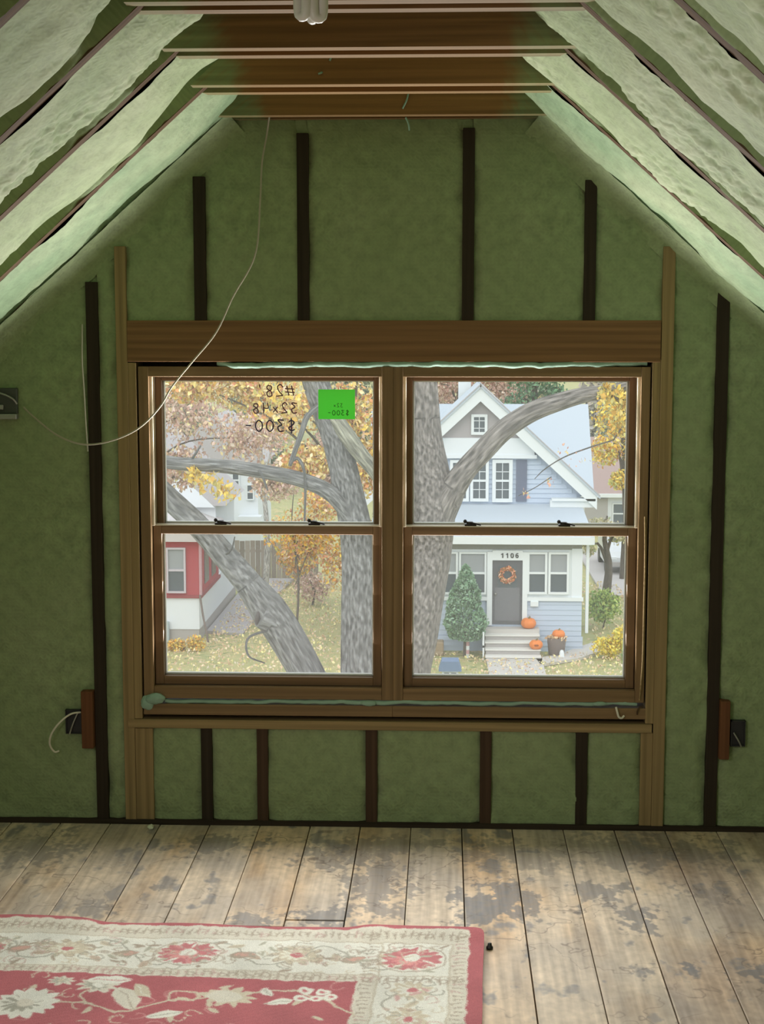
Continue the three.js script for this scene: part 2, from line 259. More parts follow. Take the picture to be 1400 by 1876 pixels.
// collar ties: a board on either side of each rafter, with foam overspray near the ends
const CZ = [[-0.020, 0.018, 0.058, 0.100], [0.512, 0.552, 0.640, 0.682], [1.078, 1.120, 1.176, 1.217], [1.600, 1.638, 1.682, 1.720]]; for (let k = 4; k < RZ.length; k++) CZ.push([-0.062, -0.022, 0.022, 0.062].map((d) => RZ[k] + d));
const tieMat = wood(lin(1, 1, 1), { vertexColors: true, roughness: 0.7 });
CZ.forEach((q, k) => [[q[0], q[1]], [q[2], q[3]]].forEach(([a, b], j) => {
  const z = (a + b) / 2, x0 = xe(-1, z) - 0.02, x1 = xe(1, z) + 0.02, nx = 110, h = 0.135, g0 = [];
  const tone = [[0.34, 0.185, 0.075], [0.40, 0.22, 0.085], [0.36, 0.20, 0.08], [0.33, 0.19, 0.085]][(k + j) % 4], edgeTone = [0.33, 0.215, 0.105];
  const col = (p, low) => { const e = Math.min(p[0] - x0, x1 - p[0]), o = 0.13 + 0.12 * Math.abs(fbm(p[1] * 7, z * 3, k, 2)) + 0.05 * fbm(p[0] * 30, p[1] * 30, k, 3), m = (1 - sstep(o - 0.055, o + 0.02, e)) * clamp(0.95 + 0.9 * fbm(p[0] * 60, p[1] * 60, 3, 2)); return mixc(low ? edgeTone : tone, [0.33, 0.42, 0.22], low ? 0.5 * m : m); };
  const face = (f, low) => sheet(nx, low ? 1 : 8, f, (u, v, p) => [p[1] + p[2] + k * 0.31, p[0] + k * 0.7], (u, v, p) => col(p, low));
  const inset = (v) => Math.max(0, v * h / SL);
  g0.push(face((u, v) => [lerp(x0 + inset(v), x1 - inset(v), u), YC + v * h, b], false), face((u, v) => [lerp(x1 - inset(v), x0 + inset(v), u), YC + v * h, a], false));
  g0.push(face((u, v) => [lerp(x0, x1, u), YC, lerp(a, b, v)], true), face((u, v) => [lerp(x0 + h / SL, x1 - h / SL, u), YC + h, lerp(b, a, v)], false));
  const ends = new THREE.BufferGeometry(), P = [], C = [], U = [];
  for (const [xa, xb, fl] of [[x0, x0 + h / SL, 1], [x1, x1 - h / SL, 0]]) { const c = [[xa, YC, a], [xa, YC, b], [xb, YC + h, b], [xb, YC + h, a]], o = fl ? [0, 1, 2, 0, 2, 3] : [0, 2, 1, 0, 3, 2]; for (const i of o) { P.push(...c[i]); C.push(...SKIN); U.push(c[i][1], c[i][2]); } }
  ends.setAttribute('position', new THREE.Float32BufferAttribute(P, 3)); ends.setAttribute('uv', new THREE.Float32BufferAttribute(U, 2)); ends.setAttribute('color', new THREE.Float32BufferAttribute(C, 3)); ends.computeVertexNormals();
  const list = [...g0, ends].map((g) => { const t = g.index ? g.toNonIndexed() : g; for (const n of Object.keys(t.attributes)) if (!['position', 'normal', 'uv', 'color'].includes(n)) t.deleteAttribute(n); return t; });
  part('collar_tie', mergeGeometries(list), tieMat, ceil);
}));
// flecks of foam stuck to the ties
for (const [x, y, z, l, a] of [[-0.305, 2.305, 0.684, 0.030, 1.4], [-0.335, 2.272, 0.684, 0.010, 0.4], [0.065, 2.352, 1.219, 0.036, -1.0], [-0.13, 2.262, 0.102, 0.05, 1.2], [-0.12, 2.236, 0.102, 0.04, -1.3]])
  part('foam_fleck', tube([[x, y, z], [x + l * 0.5 * Math.cos(a) + 0.003, y + l * 0.5 * Math.sin(a), z + 0.003], [x + l * Math.cos(a), y + l * Math.sin(a), z]], 0.0028, 8, 6), sealant, ceil);
part('blocking', bx(-0.285, -0.205, YC + 0.045, YC + 0.083, 1.722, 2.136), M.rafter, ceil);

// ---------------------------------------------------------------- skylight in the slope, out of the picture beside the camera
{ const w = group('window_3', onSlope(-1, 0.8, 0, 3.56), 'roof skylight between two rafters in the slope above the rug', 'window', ST), [d0, d1, z0, z1] = SKY;
  for (const q of [[d0, d0 + 0.04, z0, z1], [d1 - 0.04, d1, z0, z1], [d0 + 0.04, d1 - 0.04, z0, z0 + 0.03], [d0 + 0.04, d1 - 0.04, z1 - 0.03, z1]]) part('window_frame', slab(-1, q[0], q[1], -0.20, -0.02, q[2], q[3]), M.frame, w);
  part('pane', slab(-1, d0 + 0.03, d1 - 0.03, -0.178, -0.172, z0 + 0.02, z1 - 0.02), new THREE.MeshPhysicalMaterial({ transmission: 1, thickness: 0, roughness: 0.02, ior: 1.5 }), w);
  const day = new THREE.RectAreaLight(new THREE.Color().setRGB(1.0, 0.985, 0.95), 26, 0.44, 1.0), c = onSlope(-1, 0.8, -0.03, 3.56), t = onSlope(-1, 0.8, 1, 3.56); day.name = 'skylight_daylight'; day.position.set(...c); day.up.set(CA, SA, 0); day.lookAt(...t); scene.add(day); }
// ---------------------------------------------------------------- knee walls and the wall behind the camera
const wl = group('wall_left', [0, 0, 0], 'low knee wall at the foot of the slope beside the rug', 'wall', ST), wr = group('wall_right', [0, 0, 0], 'low knee wall at the foot of the slope beside the bare boards', 'wall', ST);
const flat = (nu, nv, f, seed) => sheet(nu, nv, f, (u, v, p) => [p[0] + p[2], p[1]], (u, v, p) => mixc(SKIN, CUT, clamp(0.3 + fbm(p[0] * 3 + seed, p[1] * 3, p[2] * 3, 3))));
part('spray_foam', flat(160, 24, (u, v) => [XL + 0.012 * fbm(u * 40, v * 6, 1, 3), v * 0.95, END * (1 - u)], 1), foam, wl); part('sheathing', bx(XL - 0.12, XL - 0.03, -0.06, 1.2, -0.16, END + 0.2), M.deck, wl);
part('spray_foam', flat(160, 24, (u, v) => [XR + 0.012 * fbm(u * 40, v * 6, 4, 3), v * 0.95, END * u], 2), foam, wr); part('sheathing', bx(XR + 0.03, XR + 0.12, -0.06, 1.2, -0.16, END + 0.2), M.deck, wr);
const wf = group('wall_front', [0, 0, 0], 'green foam gable wall at the far end behind the camera', 'wall', ST);
part('spray_foam', flat(60, 40, (u, v) => [lerp(XR, XL, u), v * 2.9, END + 0.012 * fbm(u * 20, v * 14, 7, 3)], 3), foam, wf); part('sheathing', bx(XL - 0.3, XR + 0.3, -0.1, 3.1, END + 0.04, END + 0.1), M.deck, wf);

// ---------------------------------------------------------------- the pair of double-hung windows
const glass = new THREE.MeshPhysicalMaterial({ color: lin(0.97, 0.98, 0.97), transmission: 1, thickness: 0, roughness: 0.235, ior: 1.5 });   // dusty panes
const ring = (x0, x1, y0, y1, l, r, b, t, z0, z1) => [bx(x0, x0 + l, y0, y1, z0, z1, 0.002), bx(x1 - r, x1, y0, y1, z0, z1, 0.002), bx(x0 + l, x1 - r, y0, y0 + b, z0, z1, 0.002), bx(x0 + l, x1 - r, y1 - t, y1, z0, z1, 0.002)];
const winG = [];
[[-0.966, -0.9335, -0.1965, -0.1605, 'window_1', 'left of the mullion, with marker writing on its upper pane'], [-0.1605, -0.1290, 0.6125, 0.6410, 'window_2', 'right of the mullion, facing the pale blue house']].forEach(([f0, o0, o1, f1, name, what], n) => {
  const w = group(name, [(f0 + f1) / 2, 0.42, -0.07], 'double-hung pine window ' + what, 'window', ST); winG.push(w);
  part('jamb', bx(f0, o0, 0.42, 1.488, -0.150, n ? 0.0 : -0.001, 0.002), M.frame, w); part('jamb', bx(o1, f1, 0.42, 1.488, -0.150, n ? -0.001 : 0.0, 0.002), M.frame, w);
  part('head_jamb', bx(o0, o1, 1.456, 1.488, -0.150, -0.002, 0.002), M.frame, w); part('sill', bx(o0, o1, 0.42, 0.459, -0.150, -0.002, 0.002), M.frame, w);
  part('apron', bx(n ? -0.162 : -0.968, n ? 0.648 : -0.162, 0.366, 0.402, -0.10, 0.001, 0.002), M.frame, w);
  for (const [a, b] of [[o0, o0 + 0.006], [o1 - 0.006, o1]]) { part('jamb_liner', bx(a, b, 0.459, 1.456, -0.120, -0.066), M.liner, w); }
  part('stop', bx(o0, o0 + 0.009, 0.98, 1.456, -0.030, -0.018, 0.002), M.liner, w); part('stop', bx(o1 - 0.009, o1, 0.98, 1.456, -0.030, -0.018, 0.002), M.liner, w);
  for (const up of [1, 0]) {
    const s = sub(up ? 'upper_sash' : 'lower_sash', w), a = o0 + (up ? 0.007 : 0.002), b = o1 - (up ? 0.007 : 0.002), y0 = up ? 0.948 : 0.461, y1 = up ? 1.457 : 0.980, z0 = up ? -0.112 : -0.064, z1 = up ? -0.072 : -0.026;
    const l = up ? 0.021 : 0.027, rb = up ? 0.03 : 0.027, rt = up ? 0.0155 : 0.027, [g1, g2, g3, g4] = ring(a, b, y0, y1, l, l, rb, rt, z0, z1);
    part('stile', g1, M.sash, s); part('stile', g2, M.sash, s); part('bottom_rail', g3, M.sash, s); part(up ? 'top_rail' : 'meeting_rail', g4, M.sash, s);
    if (!up) part('rail_cap', bx(a, b, 0.980, 0.9825, z0, z1), M.liner, s);
    const zc = (z0 + z1) / 2 - 0.006; part('pane', bx(a + l - 0.004, b - l + 0.004, y0 + rb - 0.004, y1 - rt + 0.004, zc - 0.002, zc - 0.0005), glass, s);
    const bd = ring(a + l, b - l, y0 + rb, y1 - rt, 0.005, 0.005, 0.007, 0.004, z0 - 0.002, zc - 0.003); part('glazing_bead', merge(bd), M.white, s);
  }
  for (const px of n ? [0.085, 0.383] : [-0.715, -0.414]) {                     // cam locks on the meeting rail
    const lk = sub('sash_lock', w);
    part('lock_base', bx(px - 0.019, px + 0.019, 0.9825, 0.9885, -0.058, -0.030, 0.003), M.bronze, lk); part('lock_cam', cyl(px - 0.002, 0.9885, -0.044, 0.012, 0.010, 0.007), M.bronze, lk);
    const lev = new RoundedBoxGeometry(0.034, 0.005, 0.010, 2, 0.002); lev.rotateZ(-0.22); lev.translate(px - 0.018 + 0.035, 0.9895, -0.036); part('lock_lever', lev, M.bronze, lk);
    part('lock_knob', new THREE.SphereGeometry(0.006, 12, 8).translate(px - 0.017, 0.9965, -0.042), M.bronze, lk);
  }
});
// marker writing on the pane, seen from the back, so the strokes run right to left
const GL = {
  '#': [[[0.1, 0.1], [0.3, 0.9]], [[0.55, 0.1], [0.75, 0.9]], [[0, 0.35], [0.9, 0.4]], [[0.02, 0.62], [0.92, 0.67]]], 2: [[[0.1, 0.75], [0.3, 0.98], [0.6, 0.85], [0.5, 0.5], [0.1, 0.08], [0.2, 0.1], [0.75, 0.05]]],
  8: [[[0.55, 0.9], [0.2, 0.85], [0.2, 0.6], [0.6, 0.35], [0.5, 0.05], [0.15, 0.1], [0.2, 0.4], [0.6, 0.7], [0.55, 0.9]]], 3: [[[0.1, 0.92], [0.65, 0.95], [0.3, 0.58], [0.65, 0.4], [0.5, 0.06], [0.1, 0.1]]],
  x: [[[0.1, 0.1], [0.6, 0.6]], [[0.12, 0.6], [0.6, 0.12]]], 4: [[[0.15, 0.95], [0.1, 0.5], [0.62, 0.52]], [[0.6, 0.98], [0.58, 0.02]]], 0: [[[0.4, 0.95], [0.1, 0.7], [0.12, 0.25], [0.4, 0.05], [0.66, 0.3], [0.64, 0.72], [0.4, 0.95]]],
  $: [[[0.65, 0.8], [0.4, 0.92], [0.15, 0.75], [0.35, 0.52], [0.65, 0.32], [0.4, 0.1], [0.1, 0.22]], [[0.42, 1.1], [0.38, -0.1]]], '-': [[[0.1, 0.5], [0.6, 0.52]]], "'": [[[0.3, 1], [0.25, 0.75]]],
};
function writing(text, xr, y, h, z, r) {
  const out = []; let x = 0;
  for (const c of text) { for (const st of GL[c] ?? []) out.push(tube(st.map(([a, b]) => [xr - (x + a * h * 0.85), y + b * h, z]), r, Math.max(6, st.length * 6), 5)); x += c === ' ' ? h * 0.4 : h * 0.86; }
  const g = merge(out); g.scale(1, 1, 0.25); g.translate(0, 0, z * 0.75); return g;
}
const ink = std({ color: lin(0.10, 0.035, 0.07), roughness: 0.5 }), inkBlue = std({ color: lin(0.045, 0.04, 0.13), roughness: 0.5 });
{ const s = winG[0].children.find((c) => c.name === 'upper_sash');
  part('marker_writing', writing("#28'", -0.480, 1.389, 0.040, -0.0965, 0.0019), ink, s, { label: 'purple marker number on the pane' });
  part('marker_writing', writing('32x48', -0.470, 1.335, 0.036, -0.0965, 0.0019), ink, s, { label: 'marker size note on the pane' });
  part('marker_writing', writing('$300-', -0.477, 1.276, 0.041, -0.0965, 0.0022), inkBlue, s, { label: 'marker price on the pane' }); }
// green price note stuck to the pane
{ const g = group('sticky_note', [-0.343, 1.366, -0.0945], 'bright green paper note stuck to the upper window pane', 'note');
  part('paper', sheet(12, 10, (u, v) => [lerp(-0.404, -0.286, u), lerp(1.318, 1.413, v), -0.0960 + 0.0022 * u * u + 0.001 * Math.sin(v * 3)], (u, v) => [u, v]), new THREE.MeshPhysicalMaterial({ color: lin(0.10, 0.80, 0.06), roughness: 0.95, transmission: 0.5, thickness: 0 }), g);
  part('note_writing', merge([writing('$300-', -0.305, 1.330, 0.017, -0.0938, 0.0010), writing('32x', -0.325, 1.356, 0.013, -0.0938, 0.0007)]), std({ color: lin(0.02, 0.10, 0.015) }), g, { label: 'faint price showing through the paper' }); }

// ---------------------------------------------------------------- boxes, cables, small things in the room
const boxMat = std({ color: lin(0.02, 0.02, 0.022), roughness: 0.55 });
function outletBox(x0, x1, y0, y1, label) {
  const g = group('outlet_box', [(x0 + x1) / 2, y0, 0], label, 'electrical box'), z = 0.012;
  part('back', bx(x0, x1, y0, y1, -0.055, -0.050), boxMat, g);
  for (const q of [[x0, x0 + 0.003, y0, y1], [x1 - 0.003, x1, y0, y1], [x0, x1, y0, y0 + 0.003], [x0, x1, y1 - 0.003, y1]]) part('side', bx(...q, -0.055, z), boxMat, g);
  return g;
}
const ob1 = outletBox(-1.222, -1.170, 0.302, 0.381, 'black plastic outlet box beside the stud, its cable looping out'), ob2 = outletBox(0.917, 0.963, 0.284, 0.368, 'black plastic outlet box beside the stud, no loop of cable');
part('face', bx(-1.219, -1.173, 0.305, 0.378, 0.004, 0.006), M.black, ob1); part('face', bx(0.920, 0.960, 0.287, 0.365, 0.004, 0.006), M.black, ob2);
part('wire', tube([[-1.208, 0.303, 0.016], [-1.195, 0.34, 0.018], [-1.180, 0.374, 0.014]], 0.003, 20, 6), M.steel, ob1); part('wire', tube([[0.925, 0.33, 0.014], [0.940, 0.305, 0.018], [0.950, 0.285, 0.014]], 0.003, 20, 6), M.steel, ob2);
part('mounting_block', bx(-1.168, -1.129, 0.256, 0.445, -0.08, 0.022, 0.003), M.block, wallB); part('mounting_block', bx(0.880, 0.912, 0.243, 0.433, -0.08, 0.022, 0.003), M.block, wallB);
thing('cable_loop', tube([[-1.172, 0.374, 0.010], [-1.20, 0.372, 0.030], [-1.235, 0.345, 0.045], [-1.262, 0.305, 0.045], [-1.268, 0.27, 0.035], [-1.255, 0.245, 0.025], [-1.243, 0.247, 0.02]], 0.0032, 60, 8), M.cable, [-1.24, 0.245, 0.03], 'short white cable curling out of the outlet box', 'cable');
{ const g = group('junction_box', [-1.42, 1.322, 0], 'grey metal junction box set into the foam at shoulder height', 'electrical box');
  part('body', bx(-1.50, -1.351, 1.338, 1.420, -0.05, 0.010, 0.004), std({ color: lin(0.055, 0.06, 0.05), roughness: 0.6 }), g); part('lower_flange', bx(-1.51, -1.351, 1.322, 1.339, -0.05, 0.024, 0.003), M.steel, g);
  part('clamp', bx(-1.43, -1.393, 1.352, 1.368, 0.010, 0.020, 0.003), M.steel, g); part('wire', tube([[-1.47, 1.412, 0.014], [-1.40, 1.404, 0.022], [-1.362, 1.386, 0.018], [-1.352, 1.37, 0.008]], 0.0035, 30, 6), M.steel, g); }
thing('hanging_cable', tube([[-1.332, 1.36, 0.006], [-1.305, 1.335, 0.010], [-1.219, 1.270, 0.020], [-1.135, 1.244, 0.028], [-1.048, 1.256, 0.032], [-0.960, 1.296, 0.036], [-0.890, 1.364, 0.04], [-0.853, 1.424, 0.04], [-0.790, 1.500, 0.04], [-0.712, 1.594, 0.035], [-0.659, 1.703, 0.03], [-0.590, 1.829, 0.025], [-0.572, 2.00, 0.016], [-0.565, 2.12, 0.012], [-0.550, 2.20, 0.012], [-0.54, 2.25, 0.03]], 0.0029, 200, 8), std({ color: lin(0.36, 0.32, 0.24), roughness: 0.6 }), [-0.96, 1.24, 0.03], 'thin white cable drooping from the collar tie across the window corner', 'cable');
thing('staple_cable', tube([[-1.139, 1.62, 0.004], [-1.140, 1.5, 0.012], [-1.136, 1.42, 0.014], [-1.133, 1.3, 0.01], [-1.130, 1.22, 0.006]], 0.0026, 60, 6), std({ color: lin(0.36, 0.34, 0.25), roughness: 0.6 }), [-1.137, 1.22, 0.008], 'pale cable stapled along the edge of the dark stud beside the junction box', 'cable');
{ const g = group('wire_hook', [0.570, 0.37, 0.01], 'small bent pale wire hook on the window apron', 'hook'); part('hook', tube([[0.552, 0.408, 0.006], [0.556, 0.392, 0.012], [0.561, 0.377, 0.014], [0.570, 0.373, 0.012], [0.578, 0.380, 0.008]], 0.0036, 30, 8), M.cable, g); }
{ const g = group('wire_hook', [0.624, 0.385, 0.01], 'tiny dark curled wire at the end of the apron, at the trimmer stud', 'hook'); part('hook', tube([[0.619, 0.384, 0.008], [0.620, 0.399, 0.012], [0.627, 0.409, 0.012], [0.637, 0.407, 0.006]], 0.0026, 24, 6), M.rafter, g); }
thing('trim_wire', tube([[0.632, 1.02, 0.004], [0.634, 0.9, 0.010], [0.634, 0.7, 0.011], [0.633, 0.55, 0.010], [0.628, 0.47, 0.012], [0.626, 0.43, 0.006]], 0.0030, 80, 6), M.pine, [0.632, 0.43, 0.008], 'thin tan wire running down beside the right hand window', 'wire');
// compact fluorescent bulb under the blocking
{ const x = -0.247, z = 1.93, g = group('light_bulb', [x, 2.16, z], 'unlit white compact fluorescent bulb hanging below the ceiling beams', 'light bulb'), tubeM = std({ color: lin(0.74, 0.74, 0.70), roughness: 0.3 }), bodyM = std({ color: lin(0.70, 0.69, 0.65), roughness: 0.4 });
  [[-0.014, 0.012], [0.014, 0.010], [0.001, -0.016]].forEach(([dx, dz], i) => { const y0 = 2.172 - (i === 1 ? 0.003 : 0), w = 0.0088, a = [0.6, -0.4, 1.7][i], cx = Math.cos(a) * w, cz = Math.sin(a) * w;
    part('glass_tube', tube([[x + dx - cx, 2.262, z + dz - cz], [x + dx - cx, 2.22, z + dz - cz], [x + dx - cx, y0 + 0.012, z + dz - cz], [x + dx - cx * 0.6, y0 + 0.001, z + dz - cz * 0.6], [x + dx + cx * 0.6, y0 + 0.001, z + dz + cz * 0.6], [x + dx + cx, y0 + 0.012, z + dz + cz], [x + dx + cx, 2.22, z + dz + cz], [x + dx + cx, 2.262, z + dz + cz]], 0.0098, 50, 12), tubeM, g); });
  part('ballast', lathe([[0, 0], [0.030, 0], [0.030, 0.012], [0.022, 0.022], [0.014, 0.024], [0.014, 0.03], [0, 0.03]], x, 2.258, z, 28), bodyM, g); part('lampholder', lathe([[0, 0], [0.022, 0], [0.03, 0.006], [0.036, 0.004], [0.036, 0.010], [0, 0.010]], x, 2.281, z, 28), M.white, g); }
{ const g = group('floor_plug', [0.125, 0, 0.967], 'tiny black plug lying beside the rug corner', 'plug'); part('cap', lathe([[0, 0.016], [0.005, 0.015], [0.006, 0.008], [0.009, 0.005], [0.009, 0], [0, 0]], 0.125, 0, 0.967, 16), M.black, g); }
thing('foam_crumb', (() => { const g = new THREE.IcosahedronGeometry(0.011, 2), p = g.attributes.position; for (let i = 0; i < p.count; i++) { const q = 1 + 0.5 * n3(p.getX(i) * 90, p.getY(i) * 90, p.getZ(i) * 90); p.setXYZ(i, p.getX(i) * q, p.getY(i) * q * 0.7, p.getZ(i) * q); } g.computeVertexNormals(); g.translate(-0.942, 0.007, 0.05); return g; })(), std({ color: lin(0.62, 0.66, 0.5) }), [-0.942, 0, 0.05], 'crumb of pale foam on the floor near the wall', 'debris');

// ---------------------------------------------------------------- rug
{
  const RW = 1.9, RD = 2.8, W = 2048, H = 2048, cv = document.createElement('canvas'); cv.width = W; cv.height = H; const c = cv.getContext('2d');
  c.setTransform(-W / RW, 0, 0, H / RD, W, 0);                          // metres from the far right corner: a to the left, b towards the room
  const red = '#b4636a', red2 = '#c07076', cream = '#d9d2c6', ivory = '#e4e1d9', taupe = '#b0a193', grey2 = '#aaa69b', rose = '#c67b80', sand = '#cfc3b0';
  const rc = rnd(5), rect = (a, b, w, h, f) => { c.fillStyle = f; c.fillRect(a, b, w, h); };
  rect(0, 0, RW, RD, red); rect(0.038, 0.016, RW - 0.076, RD - 0.032, cream); rect(0.082, 0.098, RW - 0.164, RD - 0.196, ivory); rect(0.262, 0.292, RW - 0.524, RD - 0.584, cream); rect(0.310, 0.336, RW - 0.62, RD - 0.672, red);
  c.lineCap = 'round'; c.lineJoin = 'round';
  const petal = (x, y, l, w, ang, f) => { c.save(); c.translate(x, y); c.rotate(ang); c.beginPath(); c.moveTo(0, 0); c.bezierCurveTo(l * 0.3, -w, l * 0.85, -w * 0.8, l, 0); c.bezierCurveTo(l * 0.85, w * 0.8, l * 0.3, w, 0, 0); c.fillStyle = f; c.fill(); c.restore(); };
  const flower = (x, y, r, n, f, f2, mid, sy = 1) => { c.save(); c.translate(x, y); c.scale(1, sy); for (let i = 0; i < n; i++) { petal(0, 0, r, r * 0.30, i / n * 6.283, f); petal(r * 0.1, 0, r * 0.6, r * 0.13, i / n * 6.283, f2); } c.beginPath(); c.arc(0, 0, r * 0.24, 0, 7); c.fillStyle = mid; c.fill(); c.restore(); };
  const vine = (pts, f, w) => { c.strokeStyle = f; c.lineWidth = w; c.beginPath(); c.moveTo(...pts[0]); for (let i = 1; i + 2 < pts.length + 0.5; i += 3) c.bezierCurveTo(...pts[i], ...pts[i + 1], ...pts[i + 2]); c.stroke(); };
  const leaf = (x, y, l, ang, f, v) => { petal(x, y, l, l * 0.32, ang, f); vine([[x, y], [x + l * 0.3 * Math.cos(ang), y + l * 0.3 * Math.sin(ang)], [x + l * 0.5 * Math.cos(ang), y + l * 0.5 * Math.sin(ang)], [x + l * 0.85 * Math.cos(ang), y + l * 0.85 * Math.sin(ang)]], v, 0.003); };
  // guard bands: rows of small hooked marks
  const marks = (len, at, across) => { for (let t = 0.055; t < len; t += 0.021) { const q = at + 0.004 * Math.sin(t * 90), [x, y] = across ? [q, t] : [t, q]; c.strokeStyle = rc() < 0.5 ? taupe : rc() < 0.5 ? '#c3a79f' : '#b5a898'; c.lineWidth = 0.0040; c.beginPath(); if (across) { c.moveTo(x - 0.012, y); c.lineTo(x + 0.012, y + 0.002); c.moveTo(x + 0.010, y); c.lineTo(x + 0.010, y + 0.010); } else { c.arc(x, y, 0.009, rc() * 3, rc() * 3 + 3.6); c.moveTo(x + 0.008, y - 0.02); c.lineTo(x + 0.010, y + 0.018); } c.stroke(); } };
  marks(RW - 0.1, 0.055, false); marks(RW - 0.1, 0.314, false); marks(RD - 0.1, 0.060, true); marks(RD - 0.1, 0.286, true);
  for (const y of [0.098, 0.292]) rect(0.082, y - 0.003, RW - 0.164, 0.005, '#c6bbab'); for (const x of [0.082, 0.262]) rect(x - 0.003, 0.098, 0.005, RD - 0.2, '#c6bbab');
  // main border
  const far = [0.181, 0.33, 0.476, 0.615, 0.759, 0.915, 1.073, 1.20, 1.32, 1.46, 1.60];
  far.forEach((a, i) => { const b = 0.190 + 0.008 * Math.sin(i * 2); vine([[a, b], [a + 0.05, b - 0.09 * (i % 2 ? 1 : -1)], [a + 0.10, b - 0.09 * (i % 2 ? 1 : -1)], [a + 0.145, 0.19]], grey2, 0.005);
    leaf(a + 0.05, b - 0.03, 0.05, 0.7 + i, sand, taupe); leaf(a + 0.09, b + 0.04, 0.05, 3.6 + i, '#c9b3a3', taupe); leaf(a + 0.075, b + 0.02, 0.035, 1.9 * i, taupe, ivory); });
  far.forEach((a, i) => { const b = 0.190; if (i % 4 === 0) { c.strokeStyle = taupe; c.lineWidth = 0.004; c.beginPath(); c.ellipse(a, b, 0.088, 0.075, 0, 0, 7); c.stroke(); flower(a, b, 0.080, 15, rose, '#dd9a98', ivory, 0.85); for (let k = 0; k < 14; k++) petal(a + 0.03 * Math.cos(k * 0.9), b + 0.03 * Math.sin(k * 0.9), 0.04, 0.007, k * 0.9, k % 2 ? '#d58f90' : ivory); petal(a, b + 0.02, 0.05, 0.03, -1.57, ivory); } else if (i % 2 === 0) { flower(a, b, 0.070, 10, sand, '#e6e2d5', rose, 0.8); for (let k = 0; k < 10; k++) { c.strokeStyle = taupe; c.lineWidth = 0.004; c.beginPath(); c.arc(a + 0.06 * Math.cos(k * 0.63), b + 0.048 * Math.sin(k * 0.63), 0.009, 0, 5); c.stroke(); } } else { petal(a - 0.03, b, 0.065, 0.03, 0.3, taupe); petal(a - 0.028, b, 0.05, 0.018, 0.3, '#d2a79b'); } });
  for (let i = 0; i < 14; i++) { const b = 0.37 + i * 0.155, a = 0.172; vine([[a, b], [a - 0.09 * (i % 2 ? 1 : -1), b + 0.05], [a - 0.09 * (i % 2 ? 1 : -1), b + 0.10], [a, b + 0.155]], grey2, 0.005); leaf(a - 0.02, b + 0.05, 0.05, 1 + i, sand, taupe); leaf(a + 0.03, b + 0.1, 0.045, 3 + i, '#c9b3a3', taupe); if (i % 4 === 2) flower(a, b, 0.07, 11, rose, '#dd9a98', ivory); else flower(a, b, 0.055, 9, sand, ivory, rose); }
  const curl = (x, y, r, f, w) => { const a = rc() * 6.3, k = rc() < 0.5 ? 1 : -1; c.strokeStyle = f; c.lineWidth = w; c.beginPath(); for (let t = 0; t < 1.01; t += 0.08) { const q = r * (1 - 0.75 * t), b = a + k * t * 5.2; c.lineTo(x + q * Math.cos(b), y + q * Math.sin(b)); } c.stroke(); };
  for (let i = 0; i < 150; i++) curl(0.10 + rc() * 1.7, 0.115 + rc() * 0.16, 0.012 + rc() * 0.018, [taupe, grey2, '#cbb0a8', sand][i % 4], 0.0035);
  for (let i = 0; i < 120; i++) curl(0.10 + rc() * 0.145, 0.30 + rc() * 2.2, 0.012 + rc() * 0.016, [taupe, grey2, '#cbb0a8', sand][i % 4], 0.0035);
  for (let i = 0; i < 90; i++) { const far2 = i % 2, x = far2 ? 0.10 + rc() * 1.7 : 0.10 + rc() * 0.14, y = far2 ? 0.12 + rc() * 0.15 : 0.3 + rc() * 2.2; petal(x, y, 0.02 + rc() * 0.025, 0.009, rc() * 6.3, ['#c9b7ab', taupe, '#d0a9a6', '#b9b5a6'][i % 4]); }
  // field
  for (let i = 0; i < 46; i++) { const x = 0.34 + rc() * 1.05, y = 0.35 + rc() * 0.28; if (i % 3) curl(x, y, 0.016 + rc() * 0.02, ['#cf9a98', sand, '#c98f8e'][i % 3], 0.004); else petal(x, y, 0.03 + rc() * 0.03, 0.012, rc() * 6.3, [sand, cream, '#d3aaa4'][i % 3]); }
  vine([[0.30, 0.52], [0.36, 0.44], [0.44, 0.37], [0.53, 0.40], [0.60, 0.42], [0.66, 0.44], [0.70, 0.47]], sand, 0.008); vine([[0.70, 0.47], [0.75, 0.43], [0.78, 0.52], [0.86, 0.55]], sand, 0.008);
  vine([[0.86, 0.55], [0.92, 0.50], [0.98, 0.49], [1.08, 0.52], [1.14, 0.54], [1.2, 0.5], [1.28, 0.44]], sand, 0.008); vine([[0.69, 0.47], [0.66, 0.42], [0.74, 0.40], [0.755, 0.44], [0.765, 0.48], [0.72, 0.48], [0.727, 0.455]], sand, 0.007); vine([[0.94, 0.42], [0.98, 0.45], [0.97, 0.49], [0.92, 0.51]], sand, 0.006);
  flower(1.085, 0.515, 0.085, 13, ivory, grey2, cream, 1); flower(0.938, 0.405, 0.058, 9, cream, grey2, ivory, 0.8); flower(1.035, 0.385, 0.04, 8, cream, grey2, sand, 0.7); flower(0.609, 0.440, 0.07, 10, sand, ivory, '#a9aa98', 0.8); petal(0.67, 0.44, 0.10, 0.05, 3.14, cream);
  for (const [x, y] of [[0.385, 0.395], [0.43, 0.39], [0.40, 0.43], [0.365, 0.425], [0.435, 0.43]]) { c.beginPath(); c.arc(x, y, 0.018, 0, 7); c.fillStyle = ivory; c.fill(); c.beginPath(); c.arc(x, y, 0.007, 0, 7); c.fillStyle = rose; c.fill(); }
